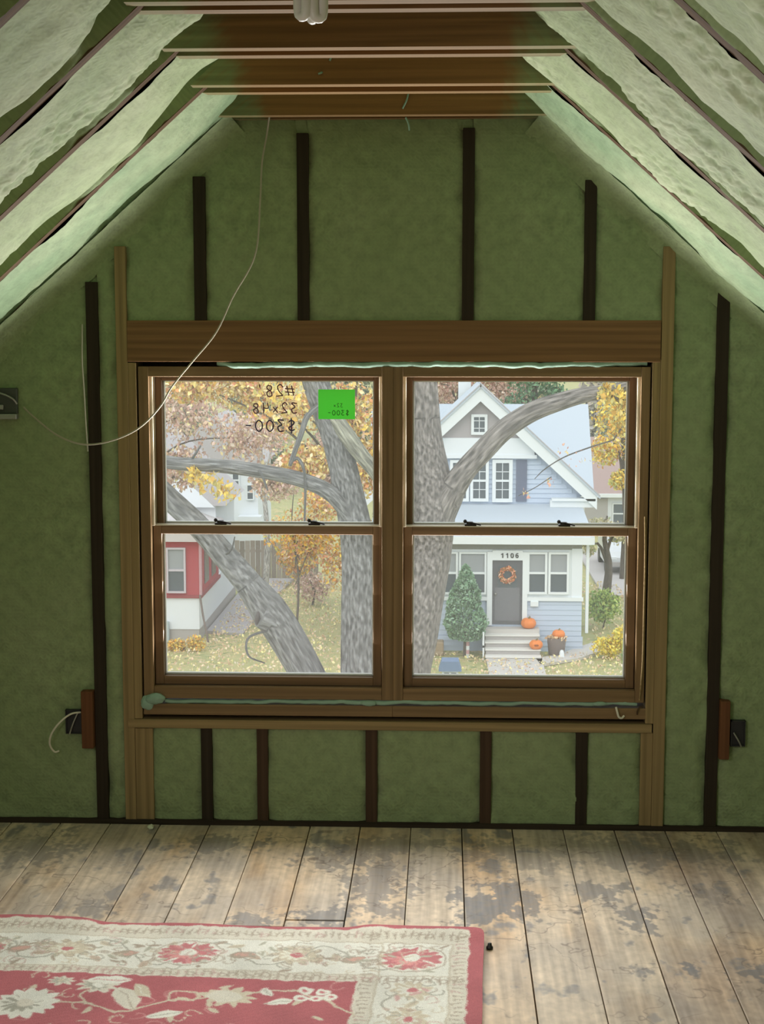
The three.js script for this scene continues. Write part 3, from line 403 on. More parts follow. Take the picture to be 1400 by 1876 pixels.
  leaf(0.505, 0.425, 0.05, -0.9, ivory, grey2); leaf(0.52, 0.47, 0.075, 3.5, ivory, grey2); leaf(0.86, 0.36, 0.11, 0.15, ivory, red2); leaf(0.82, 0.53, 0.14, -1.1, cream, taupe); leaf(0.80, 0.46, 0.09, -1.0, sand, ivory); leaf(1.20, 0.43, 0.12, -0.5, cream, taupe); leaf(1.25, 0.50, 0.1, -0.9, sand, grey2); leaf(0.70, 0.53, 0.09, 0.4, ivory, grey2);
  for (let i = 0; i < 60; i++) { const x = 0.40 + rc() * 1.1, y = 0.64 + rc() * 1.75; if (i % 3) leaf(x, y, 0.06 + rc() * 0.07, rc() * 6.3, rc() < 0.5 ? cream : sand, grey2); else flower(x, y, 0.05 + rc() * 0.04, 9, rc() < 0.6 ? ivory : sand, grey2, rose); }
  c.setTransform(1, 0, 0, 1, 0, 0);
  const im = c.getImageData(0, 0, W, H), d = im.data, wv = rnd(9);
  for (let j = 0, k = 0; j < H; j++) for (let i = 0; i < W; i++, k += 4) { const q = 1 + 0.10 * (wv() - 0.5) + 0.05 * Math.sin(j * 1.9) + 0.16 * fbm(i * 0.006, j * 0.006, 2, 3); d[k] *= q; d[k + 1] *= q; d[k + 2] *= q; }
  const src = new Uint8ClampedArray(d);            // woven edges: every knot takes its colour from a neighbour or two away
  for (let j = 0, k = 0; j < H; j++) for (let i = 0; i < W; i++, k += 4) { const ii = clamp(i + Math.round((wv() - 0.5) * 7 + 9 * n3(i * 0.03, j * 0.03, 1)), 0, W - 1), jj = clamp(j + Math.round((wv() - 0.5) * 5 + 7 * n3(i * 0.03, j * 0.03, 9)), 0, H - 1), o = (jj * W + ii) * 4; d[k] = src[o]; d[k + 1] = src[o + 1]; d[k + 2] = src[o + 2]; }
  c.putImageData(im, 0, 0);
  const map = new THREE.CanvasTexture(cv); map.colorSpace = THREE.SRGBColorSpace; map.anisotropy = 8;
  let g = new THREE.BoxGeometry(RW, 0.009, RD, 150, 1, 170); const p = g.attributes.position, uv = g.attributes.uv, rr = 0.030;
  for (let i = 0; i < p.count; i++) {
    let a = RW / 2 - p.getX(i), b = p.getZ(i) + RD / 2, y = p.getY(i) + 0.0048;
    uv.setXY(i, 1 - a / RW, 1 - b / RD);
    const ca = clamp(a, rr, RW - rr), cb = clamp(b, rr, RD - rr), dd = Math.hypot(a - ca, b - cb), mx = Math.max(Math.abs(a - ca), Math.abs(b - cb)); if (dd > 1e-6) { a = ca + (a - ca) * mx / dd; b = cb + (b - cb) * mx / dd; }
    y += 0.006 * sstep(0, 0.6, fbm(a * 2.6, b * 2.2, 3, 2) + 0.25) + (b < 0.1 ? 0.010 * sstep(0.1, 0, b) * sstep(0.1, 0.5, Math.sin(a * 5.2 + 1.1)) : 0);
    a += 0.006 * fbm(b * 3, 2, 5, 2); b += 0.008 * fbm(a * 3, 4, 1, 2);
    p.setXYZ(i, -a, y, b);
  }
  g.computeVertexNormals();
  const rug = group('rug', [0.112, 0.0005, 0.888], 'faded red floral rug with a cream border lying on the boards', 'rug');
  rug.rotation.y = -0.034; offsets.set(rug, [0, 0, 0]);
  const pile = tex(256, 256, (u, v) => grey(0.5 + 0.5 * (R0() - 0.5) + 0.2 * Math.sin(v * 400)), false); pile.repeat.set(9, 13);
  part('pile', g, std({ map, bumpMap: pile, bumpScale: 0.0015, roughness: 0.95 }), rug);
}
// ================================================================ outside
const G = -8.8;
const X = {
  siding: std({ color: lin(0.50, 0.58, 0.71) }), sidingWhite: std({ color: lin(0.74, 0.78, 0.82) }), trimW: std({ color: lin(0.75, 0.79, 0.81) }), taupe: std({ color: lin(0.40, 0.37, 0.38) }), roof: std({ color: lin(0.50, 0.56, 0.63) }), frieze: std({ color: lin(0.27, 0.27, 0.25) }),
  door: std({ color: lin(0.10, 0.10, 0.115), roughness: 0.5 }), pane: std({ color: lin(0.10, 0.12, 0.14), roughness: 0.25 }), curtain: std({ color: lin(0.32, 0.34, 0.36) }), shutter: std({ color: lin(0.13, 0.15, 0.22) }), concrete: std({ color: lin(0.56, 0.53, 0.50) }),
  step: std({ color: lin(0.72, 0.70, 0.66) }), red: std({ color: lin(0.42, 0.055, 0.07) }), found: std({ color: lin(0.40, 0.38, 0.37) }), redRoof: std({ color: lin(0.42, 0.20, 0.17) }), greyRoof: std({ color: lin(0.46, 0.43, 0.44) }), fence: std({ color: lin(0.36, 0.31, 0.27) }), asphalt: std({ color: lin(0.17, 0.17, 0.17) }), num: std({ color: lin(0.02, 0.02, 0.02) }),
  pumpkin: std({ color: lin(0.78, 0.22, 0.035), roughness: 0.5 }), stalk: std({ color: lin(0.22, 0.18, 0.06) }), straw: std({ color: lin(0.72, 0.50, 0.26) }), pot: std({ color: lin(0.20, 0.16, 0.15) }), blue: std({ color: lin(0.16, 0.23, 0.36) }),
};
const leafMat = std({ color: lin(1, 1, 1), vertexColors: true, roughness: 0.9, side: THREE.DoubleSide });
const barkN = tile((u, v) => fbm(u * 18, v * 5, 2, 4));
const barkMap = tex(256, 512, (u, v) => { const q = 0.78 + 0.85 * barkN(u, v); return [q * 250, q * 246, q * 240].map((x) => clamp(Math.round(x), 0, 255)); }); const barkBump = tex(256, 512, (u, v) => grey(0.5 + barkN(u, v)), false);
const barkWarm = std({ map: barkMap, bumpMap: barkBump, bumpScale: 0.02, color: lin(0.375, 0.35, 0.335), roughness: 0.95 }), bark = std({ map: barkMap, bumpMap: barkBump, bumpScale: 0.02, color: lin(0.34, 0.35, 0.355), roughness: 0.95 }), barkDark = std({ map: barkMap, color: lin(0.20, 0.17, 0.15) }), birch = std({ map: barkMap, color: lin(0.80, 0.80, 0.78) });

// a limb: [x, y, z, r] points, bark furrows along it
function limb(pts, rad = 20, per = 0.05, rough = 0.12) {
  const v = pts.map((p) => new THREE.Vector3(p[0], p[1], p[2])), cu = new THREE.CatmullRomCurve3(v, false, 'centripetal'), L = cu.getLength(), n = Math.max(6, Math.min(400, Math.round(L / per))), fr = cu.computeFrenetFrames(n, false);
  const lens = [0]; for (let i = 1; i < v.length; i++) lens.push(i / (v.length - 1));
  const P = [], U = [], I = [], sd = pts[0][0] * 7.7; let N0 = null;
  for (let i = 0; i <= n; i++) {
    const t = i / n, c = cu.getPoint(t), k = Math.min(v.length - 2, Math.floor(t * (v.length - 1))), f = t * (v.length - 1) - k, r = lerp(pts[k][3], pts[k + 1][3], f), T = cu.getTangent(t);
    if (!N0) N0 = Math.abs(T.z) < 0.8 ? new THREE.Vector3(0, 0, 1) : new THREE.Vector3(1, 0, 0); const N = N0.clone().addScaledVector(T, -N0.dot(T)).normalize(), B = new THREE.Vector3().crossVectors(T, N); N0 = N;
    for (let j = 0; j <= rad; j++) { const a = j / rad * 6.2832, q = r * (1 + rough * fbm(Math.cos(a) * 3 * (r / 0.12) ** 0.3 + sd, Math.sin(a) * 3, c.length() * 1.5, 3) + rough * 0.8 * fbm(Math.cos(a) * 9, Math.sin(a) * 9, c.length() * 3 + sd, 2)); P.push(c.x + q * (Math.cos(a) * N.x + Math.sin(a) * B.x), c.y + q * (Math.cos(a) * N.y + Math.sin(a) * B.y), c.z + q * (Math.cos(a) * N.z + Math.sin(a) * B.z)); U.push(j / rad * Math.max(1, Math.round(r * 6.28 / 0.5)), L * t / 1.0); }
  }
  const w = rad + 1; for (let i = 0; i < n; i++) for (let j = 0; j < rad; j++) { const k = i * w + j; I.push(k, k + 1, k + w + 1, k, k + w + 1, k + w); }
  for (const [b, fl] of [[0, 1], [n * w, 0]]) { const c = P.length / 3; let s = [0, 0, 0]; for (let j = 0; j < rad; j++) for (let q = 0; q < 3; q++) s[q] += P[(b + j) * 3 + q] / rad; P.push(...s); U.push(0.5, 0); for (let j = 0; j < rad; j++) fl ? I.push(c, b + j + 1, b + j) : I.push(c, b + j, b + j + 1); }
  const g = new THREE.BufferGeometry(); g.setAttribute('position', new THREE.Float32BufferAttribute(P, 3)); g.setAttribute('uv', new THREE.Float32BufferAttribute(U, 2)); g.setIndex(I); g.computeVertexNormals(); return g;
}
// loose leaves in an ellipsoid (or along given points)
function leaves(n, place, size, palette, seed) {
  const r = rnd(seed), P = new Float32Array(n * 18), C = new Float32Array(n * 18), q = new THREE.Quaternion(), e = new THREE.Euler(), v = new THREE.Vector3();
  for (let i = 0; i < n; i++) {
    const c = place(r, i), s = size * (0.6 + 0.8 * r()); q.setFromEuler(e.set(r() * 6.28, r() * 6.28, r() * 6.28));
    const col = palette[Math.floor(r() * palette.length)], b = 0.8 + 0.4 * r(), co = [[0, -0.6, 0], [0.38, 0, 0.1], [0, 0.6, 0], [0, -0.6, 0], [0, 0.6, 0], [-0.38, 0, 0.1]];
    co.forEach((t, k) => { v.set(...t).multiplyScalar(s).applyQuaternion(q); P.set([c[0] + v.x, c[1] + v.y, c[2] + v.z], i * 18 + k * 3); C.set([col[0] * b, col[1] * b, col[2] * b], i * 18 + k * 3); });
  }
  const g = new THREE.BufferGeometry(); g.setAttribute('position', new THREE.BufferAttribute(P, 3)); g.setAttribute('color', new THREE.BufferAttribute(C, 3)); g.computeVertexNormals(); return g;
}
const ball = (x, y, z, rx, ry, rz, shell = 0.45) => (r) => { const a = r() * 6.2832, c = r() * 2 - 1, s = Math.sqrt(1 - c * c), k = lerp(shell, 1, Math.pow(r(), 0.6)) * (0.86 + 0.28 * n3(Math.cos(a) * s * 2 + x, c * 2 + y, Math.sin(a) * s * 2)); return [x + rx * s * Math.cos(a) * k, y + ry * c * k, z + rz * s * Math.sin(a) * k]; };
const clumps = (list) => { const f = list.map((l) => ball(...l)); return (r, i) => f[i % f.length](r, i); };
const STUFF = { kind: 'stuff' };
const PAL = { yellow: [[0.80, 0.58, 0.10], [0.86, 0.68, 0.22], [0.70, 0.42, 0.08], [0.62, 0.55, 0.18]], gold: [[0.85, 0.50, 0.05], [0.88, 0.62, 0.10], [0.75, 0.36, 0.06], [0.55, 0.50, 0.14]], orange: [[0.72, 0.34, 0.14], [0.80, 0.52, 0.20], [0.62, 0.28, 0.16], [0.75, 0.60, 0.28]], pink: [[0.62, 0.40, 0.34], [0.66, 0.48, 0.40], [0.55, 0.36, 0.30], [0.70, 0.58, 0.46]], grey: [[0.42, 0.40, 0.38], [0.48, 0.44, 0.42], [0.38, 0.36, 0.36], [0.55, 0.48, 0.42]], green: [[0.16, 0.30, 0.12], [0.20, 0.36, 0.15], [0.26, 0.40, 0.18]], lime: [[0.40, 0.52, 0.14], [0.50, 0.58, 0.16], [0.30, 0.44, 0.14]], pine: [[0.10, 0.22, 0.12], [0.14, 0.28, 0.15], [0.18, 0.32, 0.18]] };

// ---- ground, street, paths
const litter = tile((u, v) => fbm(u * 40, v * 40, 3, 4)), litter2 = tile((u, v) => fbm(u * 9, v * 9, 6, 3));
const lawnMap = tex(1024, 1024, (u, v) => { const a = clamp(0.5 + 1.3 * litter2(u, v)), b = litter(u, v); let c = mixc([158, 166, 112], [200, 188, 132], a); c = mixc(c, [212, 186, 146], sstep(0.08, 0.22, b)); c = mixc(c, [124, 142, 92], sstep(0.1, 0.3, -b)); return c.map((t) => clamp(Math.round(t), 0, 255)); }); lawnMap.repeat.set(1 / 9, 1 / 9);
const lawnMat = std({ map: lawnMap, color: lin(0.92, 0.92, 0.92), bumpMap: lawnMap, bumpScale: 0.05 });
{ const g = sheet(60, 80, (u, v) => { const x = lerp(-140, 140, u), z = lerp(-0.3, -420, v * v * 0.6 + v * 0.4); return [x, G + 0.05 * n3(x * 0.3, z * 0.3, 1), z]; }, (u, v, p) => [p[0], p[2]]);
  thing('lawn', g, lawnMat, [0, G, -40], 'grassy ground scattered with fallen leaves around the houses', 'lawn', ST); }
thing('road', bx(-140, 140, G - 0.1, G + 0.075, -27, -17), X.asphalt, [0, G, -22], 'asphalt street between the two rows of houses', 'road', ST);
{ const sh = (pts) => { const g = new THREE.ExtrudeGeometry(new THREE.Shape(pts.map(([x, z]) => new THREE.Vector2(x, -z))), { depth: 0.09, bevelEnabled: false }); g.rotateX(-Math.PI / 2); g.translate(0, G + 0.01, 0); return g; };
  thing('path', merge([sh([[1.35, -42.5], [3.1, -42.5], [3.0, -30], [1.5, -30]]), sh([[2.9, -42.5], [3.6, -43.0], [4.5, -44.4], [5.1, -45.2], [5.9, -45.6], [5.3, -43.9], [4.3, -42.6], [3.0, -41.6]])]), X.concrete, [2.2, G, -40], 'pale concrete walk leading to the steps of the blue house', 'path', ST);
  thing('path', sh([[-8.1, -46.4], [-6.8, -46.0], [-6.6, -52], [-6.2, -57.5], [-8.0, -57.5]]), std({ color: lin(0.42, 0.40, 0.41) }), [-7.2, G, -52], 'grey driveway beside the white house with the red sunroom', 'path', ST);
  thing('path', sh([[6.2, -54], [9.5, -54], [12, -66], [6.2, -66]]), std({ color: lin(0.50, 0.47, 0.46) }), [8, G, -60], 'pale driveway with the parked white car', 'path', ST); }
{ const g = leaves(6800, (r) => { const a = r(); let x = lerp(-10, 7, r()), z = lerp(-40, -57, a); while ((x > -2.3 && x < 5.1 && z < -43.3) || (x < -7.9 && z < -44.6)) { x = lerp(-10, 7, r()); z = lerp(-40, -57, r()); } return [x, G + 0.10 + 0.04 * r(), z]; }, 0.085, [[0.84, 0.70, 0.40], [0.80, 0.62, 0.42], [0.74, 0.52, 0.36], [0.86, 0.78, 0.36], [0.72, 0.62, 0.48]], 12);
  thing('leaf_litter', g, leafMat, [0, G, -48], 'fallen yellow and brown leaves lying over the lawns', 'leaves', STUFF); }

// ---- the pale blue house across the street
const laps = (x0, x1, y0, y1, z, step = 0.16, d = 0.03) => { const o = []; for (let y = y0; y < y1 - 1e-6; y += step) { const t = Math.min(y + step, y1), g = new THREE.BoxGeometry(x1 - x0, t - y, d); g.translate((x0 + x1) / 2, (y + t) / 2, z); const p = g.attributes.position; for (let i = 0; i < p.count; i++) if (p.getY(i) > (y + t) / 2 && p.getZ(i) > z) p.setZ(i, z - d * 0.2); g.computeVertexNormals(); o.push(g); } return merge(o); };
function houseWindow(parent, x0, x1, y0, y1, z, o = {}) {
  const w = sub('window', parent), f = o.f ?? 0.07, m = o.frame ?? X.trimW, ym = lerp(y0, y1, 0.5);
  part('window_frame', merge([bx(x0 - f, x0, y0 - f, y1 + f, z, z + 0.09), bx(x1, x1 + f, y0 - f, y1 + f, z, z + 0.09), bx(x0, x1, y0 - f, y0, z, z + 0.11), bx(x0, x1, y1, y1 + f, z, z + 0.09), ...(o.noRail ? [] : [bx(x0, x1, ym - 0.035, ym + 0.035, z, z + 0.06)])]), m, w);
  const bars = []; if (o.grid) { for (let i = 1; i < o.grid; i++) { const x = lerp(x0, x1, i / o.grid); bars.push(bx(x - 0.012, x + 0.012, y0, y1, z + 0.02, z + 0.045)); } for (const k of [0.25, 0.75]) bars.push(bx(x0, x1, lerp(y0, y1, k) - 0.012, lerp(y0, y1, k) + 0.012, z + 0.02, z + 0.045)); part('muntins', merge(bars), m, w); }
  part('pane', bx(x0, x1, y0, ym, z, z + 0.015), X.pane, w); part('pane', bx(x0, x1, ym, y1, z, z + 0.02), o.curtain ? X.curtain : X.pane, w); return w;
}
{
  const h = group('blue_house', [1.2, G, -46], 'pale blue gabled house with a dark front door across the street', 'house'), zp = -44, zg = -46.5;
  part('porch_wall', bx(-2.2, 4.44, G, -5.3, -46.5, zp - 0.02), X.siding, h); part('porch_siding', merge([laps(-2.2, 1.34, -8.8, -7.1, zp, 0.17), laps(2.62, 4.46, -8.8, -7.1, zp, 0.17), laps(-2.2, 4.5, -8.8, -8.3, zp + 0.06, 0.17)]), X.siding, h);
  part('water_table', merge([bx(-2.2, 1.40, -7.14, -7.02, zp, zp + 0.09), bx(2.68, 4.5, -7.14, -7.02, zp, zp + 0.09)]), X.trimW, h);
  part('corner_board', bx(4.12, 4.46, -7.05, -5.44, zp - 0.05, zp + 0.03), X.sidingWhite, h); part('window_wall', bx(-2.2, 4.44, -7.05, -5.44, zp - 0.05, zp - 0.005), X.trimW, h);
  for (const [a, b] of [[-1.55, -1.0], [-0.75, -0.15], [-0.02, 0.40], [0.56, 1.32]]) houseWindow(h, a, b, -6.88, -5.62, zp, { curtain: true, f: 0.06 });
  houseWindow(h, 2.76, 3.26, -6.85, -5.62, zp, { curtain: true }); houseWindow(h, 3.44, 3.96, -6.85, -5.62, zp, { curtain: true });
  part('door_surround', merge([bx(1.40, 1.57, -7.95, -5.55, zp, zp + 0.1), bx(2.54, 2.70, -7.95, -5.55, zp, zp + 0.1), bx(1.57, 2.54, -5.82, -5.50, zp, zp + 0.1)]), X.trimW, h);
  const d = part('door', bx(1.57, 2.54, -7.92, -5.82, zp - 0.02, zp + 0.03, 0.01), X.door, h); part('glass_insert', bx(1.75, 2.36, -6.75, -6.0, zp + 0.02, zp + 0.035), X.pane, d); part('knob', new THREE.SphereGeometry(0.05, 12, 8).translate(1.68, -6.92, zp + 0.07), M.steel, d); part('storm_panel', bx(1.66, 2.45, -7.8, -6.72, zp + 0.03, zp + 0.036), std({ color: lin(0.17, 0.17, 0.19), roughness: 0.4 }), d);
  const font = await new FontLoader().loadAsync('fonts/droid/droid_sans_bold.typeface.json');
  [...'1106'].forEach((ch, i) => { const g = new TextGeometry(ch, { font, size: 0.155, depth: 0.02, curveSegments: 4 }); g.translate(1.83 + i * 0.155, -5.74, zp + 0.10); part('house_number', g, X.num, h); });
  part('mailbox', bx(2.80, 3.06, -7.32, -7.14, zp + 0.01, zp + 0.14, 0.02), X.trimW, h);
  // porch roof
  const roofG = (q) => { const g = new THREE.BufferGeometry(); g.setAttribute('position', new THREE.Float32BufferAttribute(q.flat(2), 3)); g.computeVertexNormals(); return g; };
  const A = [-2.4, -5.02, -43.55], B = [4.78, -5.02, -43.55], Cc = [4.62, -4.28, zg], D = [-2.3, -4.28, zg], E2 = [4.85, -5.02, zg];
  part('porch_roof', roofG([[A, B, Cc], [A, Cc, D], [B, E2, Cc]]), X.roof, h);
  part('fascia', merge([bx(-2.4, 4.78, -5.25, -5.01, -43.62, -43.52), bx(4.70, 4.80, -5.25, -5.01, zg, -43.55)]), X.trimW, h); part('soffit', bx(-2.4, 4.75, -5.26, -5.22, zg, -43.6), X.trimW, h); part('frieze', bx(-2.2, 4.44, -5.48, -5.24, zp - 0.05, zp + 0.02), X.frieze, h);
  part('downspout', bx(4.58, 4.68, -8.2, -5.2, zp - 0.08, zp + 0.02, 0.02), X.trimW, h);
  // gable wall
  const apex = [1.2, -0.62], sl = 0.925, gx = (y) => (apex[1] - y) / sl;
  part('gable_wall', prism([[1.2 - gx(-4.0), -4.0], [-2.2, -4.0], [-2.2, -5.4], [4.6, -5.4], [4.6, -4.0], [1.2 + gx(-4.0), -4.0], apex], zg - 6.5, zg), X.siding, h);
  part('gable_siding', merge(Array.from({ length: 16 }, (_, i) => { const y = -5.2 + i * 0.16, m = Math.min(3.4, gx(y + 0.16) - 0.3); return laps(1.2 - m, 1.2 + m, y, y + 0.16, zg + 0.02, 0.16, 0.05); })), X.siding, h);
  part('gable_shingles', prism([[1.2 - gx(-2.08) + 0.05, -2.08], [1.2 + gx(-2.08) - 0.05, -2.08], [1.2, apex[1] - 0.06]], zg, zg + 0.10), X.taupe, h);
  part('band', merge([bx(-0.62, 3.02, -2.66, -2.06, zg, zg + 0.16), bx(-0.70, 3.10, -2.74, -2.62, zg, zg + 0.22)]), X.sidingWhite, h);
  for (const s of [-1, 1]) {   // rake boards and the cross-gable roof
    const P = (o, dy) => [1.2 + s * o, apex[1] - sl * o + dy];
    part('rake_board', prism([P(0, 0.28), P(3.9, 0.28), P(3.9, -0.20), P(0, -0.20)], zg + 0.15, zg + 0.45), X.trimW, h);
    part('gable_roof', prism([P(-0.02, 0.36), P(4.0, 0.36), P(4.0, 0.26), P(-0.02, 0.26)], zg - 3.4, zg + 0.52), X.roof, h);
    part('drip_edge', prism([P(-0.02, 0.39), P(4.0, 0.39), P(4.0, 0.35), P(-0.02, 0.35)], zg + 0.45, zg + 0.55), X.greyRoof, h);
  }
  part('eave_return', merge([bx(3.55, 5.0, -4.36, -4.12, zg - 0.1, zg + 0.35), bx(3.6, 5.05, -4.14, -4.06, zg - 0.1, zg + 0.45)]), X.trimW, h);
  const y1 = -1.10, z1 = -50.0, y0 = -4.02, z0 = -46.5;
  part('main_roof', roofG([[[-2.6, y0, z0], [5.05, y0, z0], [5.12, y1, z1]], [[-2.6, y0, z0], [5.12, y1, z1], [-2.6, y1, z1]], [[5.12, y1, z1], [5.05, y0, -53.5], [-2.6, y0, -53.5]], [[5.12, y1, z1], [-2.6, y0, -53.5], [-2.6, y1, z1]]]), std({ color: lin(0.50, 0.56, 0.63), side: THREE.DoubleSide }), h);
  for (const x of [4.6, -2.2]) part('side_gable', roofG([[[x, y0 - 0.05, z0], [x, y0 - 0.05, -53.5], [x, y1 - 0.2, z1]]]), std({ color: lin(0.50, 0.58, 0.71), side: THREE.DoubleSide }), h);
  part('main_wall', bx(-2.2, 4.6, G, y0, -53.4, -46.6), X.siding, h);
  houseWindow(h, 0.99, 1.35, -1.86, -1.36, zg + 0.10, { f: 0.09, noRail: true, grid: 2 });
  houseWindow(h, 0.30, 0.74, -4.10, -2.90, zg + 0.05, { f: 0.1, grid: 2 }); houseWindow(h, 0.98, 1.40, -4.10, -2.90, zg + 0.05, { f: 0.1, grid: 2 }); houseWindow(h, 1.74, 2.18, -4.10, -2.90, zg + 0.05, { f: 0.12, grid: 2 });
  part('shutter', bx(2.42, 2.78, -4.2, -2.8, zg + 0.04, zg + 0.1), X.shutter, h); part('shutter', bx(-0.30, 0.06, -4.2, -2.8, zg + 0.04, zg + 0.1), X.shutter, h);
  part('chimney', bx(0.5, 0.95, -1.6, 0.4, -50.6, -50.1), X.trimW, h);
  // steps
  part('landing', bx(1.30, 3.08, G, -8.0, -44, -43.55), X.concrete, h);
  for (let i = 0; i < 4; i++) { const st = part('step', bx(1.35, 3.05, G, -8.17 - i * 0.17, -43.6 + i * 0.30, -43.30 + i * 0.30), X.found, h); part('tread', bx(1.32, 3.08, -8.18 - i * 0.17, -8.13 - i * 0.17, -43.62 + i * 0.30, -43.26 + i * 0.30, 0.012), X.step, st); }
  part('step_rail', merge([bx(1.24, 1.29, G, -7.9, -42.6, -42.55), bx(1.24, 1.29, -8.4, -8.33, -43.9, -42.55)]), X.trimW, h);
}
// decorations on the porch
{ const w = group('wreath', [2.05, -6.6, -43.93], 'orange autumn wreath on the dark front door', 'wreath'), r = rnd(4);
  part('ring', new THREE.TorusGeometry(0.21, 0.05, 8, 28).translate(2.05, -6.29, -43.90), X.stalk, w);
  part('wreath_leaves', leaves(520, (q) => { const a = q() * 6.283, b = 0.21 + 0.085 * (q() + q() - 1); return [2.05 + b * Math.cos(a), -6.29 + b * Math.sin(a), -43.91 + 0.07 * q()]; }, 0.07, [[0.78, 0.30, 0.12], [0.85, 0.48, 0.26], [0.66, 0.20, 0.10], [0.88, 0.62, 0.45]], 3), leafMat, w, STUFF); }
function pumpkin(x, y, z, r, label, face) {
  const g = group('pumpkin', [x, y, z], label, 'pumpkin'), s = new THREE.SphereGeometry(r, 40, 20), p = s.attributes.position;
  for (let i = 0; i < p.count; i++) { const a = Math.atan2(p.getZ(i), p.getX(i)), q = 1 - 0.07 * Math.pow(Math.abs(Math.cos(a * 5)), 6), t = Math.abs(p.getY(i) / r), d = 1 - 0.18 * sstep(0.8, 1, t); p.setXYZ(i, p.getX(i) * q * 1.08, p.getY(i) * 0.82 * d, p.getZ(i) * q * 1.08); }
  s.computeVertexNormals(); s.translate(x, y + r * 0.72, z); part('flesh', s, X.pumpkin, g); part('stalk', limb([[x, y + r * 1.3, z, r * 0.14], [x + r * 0.1, y + r * 1.55, z, r * 0.1], [x + r * 0.25, y + r * 1.65, z, r * 0.12]], 8, 0.02), X.stalk, g);
  if (face) part('carved_mouth', new THREE.SphereGeometry(r * 0.36, 16, 10).scale(1, 0.7, 0.5).translate(x, y + r * 0.75, z + r * 0.92), std({ color: lin(0.30, 0.07, 0.01) }), g);
}
pumpkin(2.74, -8.0, -43.75, 0.23, 'orange pumpkin on the top landing beside the door', false); pumpkin(2.93, -8.47, -42.76, 0.20, 'carved orange pumpkin on the lower steps', true); pumpkin(3.66, -8.19, -43.1, 0.19, 'orange pumpkin resting on the straw in the planter', false);
{ const p = group('planter', [3.6, G, -43.1], 'round dark planter topped with straw beside the steps', 'planter');
  part('tub', lathe([[0, 0], [0.24, 0], [0.31, 0.62], [0.27, 0.62], [0.25, 0.5], [0, 0.5]], 3.6, G + 0.02, -43.1, 24), X.pot, p); part('straw', leaves(420, ball(3.6, -8.18, -43.1, 0.36, 0.13, 0.36, 0), 0.10, [[0.78, 0.58, 0.34], [0.84, 0.66, 0.44], [0.70, 0.46, 0.26]], 8), leafMat, p, STUFF);
  part('ghost_cutout', lathe([[0, 0.30], [0.05, 0.28], [0.075, 0.2], [0.085, 0.05], [0.10, 0], [0, 0]], 3.74, G + 0.02, -42.72, 16), X.trimW, p); }
thing('straw_bale', bx(-0.60, 0.02, G, -8.35, -43.6, -43.1, 0.05), std({ color: lin(0.52, 0.42, 0.30), map: woodMap }), [-0.3, G, -43.3], 'tan straw bale by the trunk in front of the blue house', 'straw bale');
{ const g = group('striped_post', [0.78, G, -42.9], 'small striped candy-coloured garden stake below the evergreen', 'garden stake'); for (let i = 0; i < 6; i++) part('band', cyl(0.78, G + i * 0.13, -42.9, 0.055, 0.055, 0.13, 12), i % 2 ? std({ color: lin(0.55, 0.32, 0.33) }) : X.trimW, g); part('finial', new THREE.SphereGeometry(0.08, 12, 8).translate(0.78, G + 0.82, -42.9), X.trimW, g); }
{ const g = group('little_library', [0.21, G, -40], 'small white box with a blue roof on a post in the lawn', 'book box');
  part('post', bx(0.16, 0.26, G, -8.85, -40.1, -40.0), X.found, g); part('box', bx(-0.03, 0.45, -8.88, -8.5, -40.3, -39.95), X.trimW, g); part('roof', (() => { const q = prism([[-0.34, -8.55], [0.34, -8.55], [0.25, -8.25], [-0.25, -8.25]], -0.30, 0.30); q.translate(0.21, 0, -40.1); return q; })(), X.blue, g);
  part('door_pane', bx(0.03, 0.18, -8.83, -8.62, -39.95, -39.94), X.pane, g); part('door_pane', bx(0.24, 0.39, -8.83, -8.62, -39.95, -39.94), X.pane, g); }
{ const g = group('evergreen_shrub', [0.70, G, -43.1], 'conical green evergreen in front of the porch windows', 'shrub');
  part('foliage', leaves(5200, (r) => { const t = Math.pow(r(), 1.35), a = r() * 6.283, yy = lerp(-8.2, -5.85, t), w = (t < 0.22 ? lerp(0.55, 0.80, t / 0.22) : 0.80 * Math.pow(1 - (t - 0.22) / 0.78, 0.66)) * (0.9 + 0.25 * n3(a, t * 5, 2)), k = lerp(0.75, 1, r()); return [0.70 + w * k * Math.cos(a), yy, -43.1 + w * k * Math.sin(a)]; }, 0.10, [[0.22, 0.36, 0.22], [0.28, 0.42, 0.28], [0.32, 0.45, 0.33], [0.18, 0.32, 0.19]], 21), leafMat, g, STUFF); part('stem', cyl(0.70, G, -43.1, 0.07, 0.05, 1.2, 10), barkDark, g); }

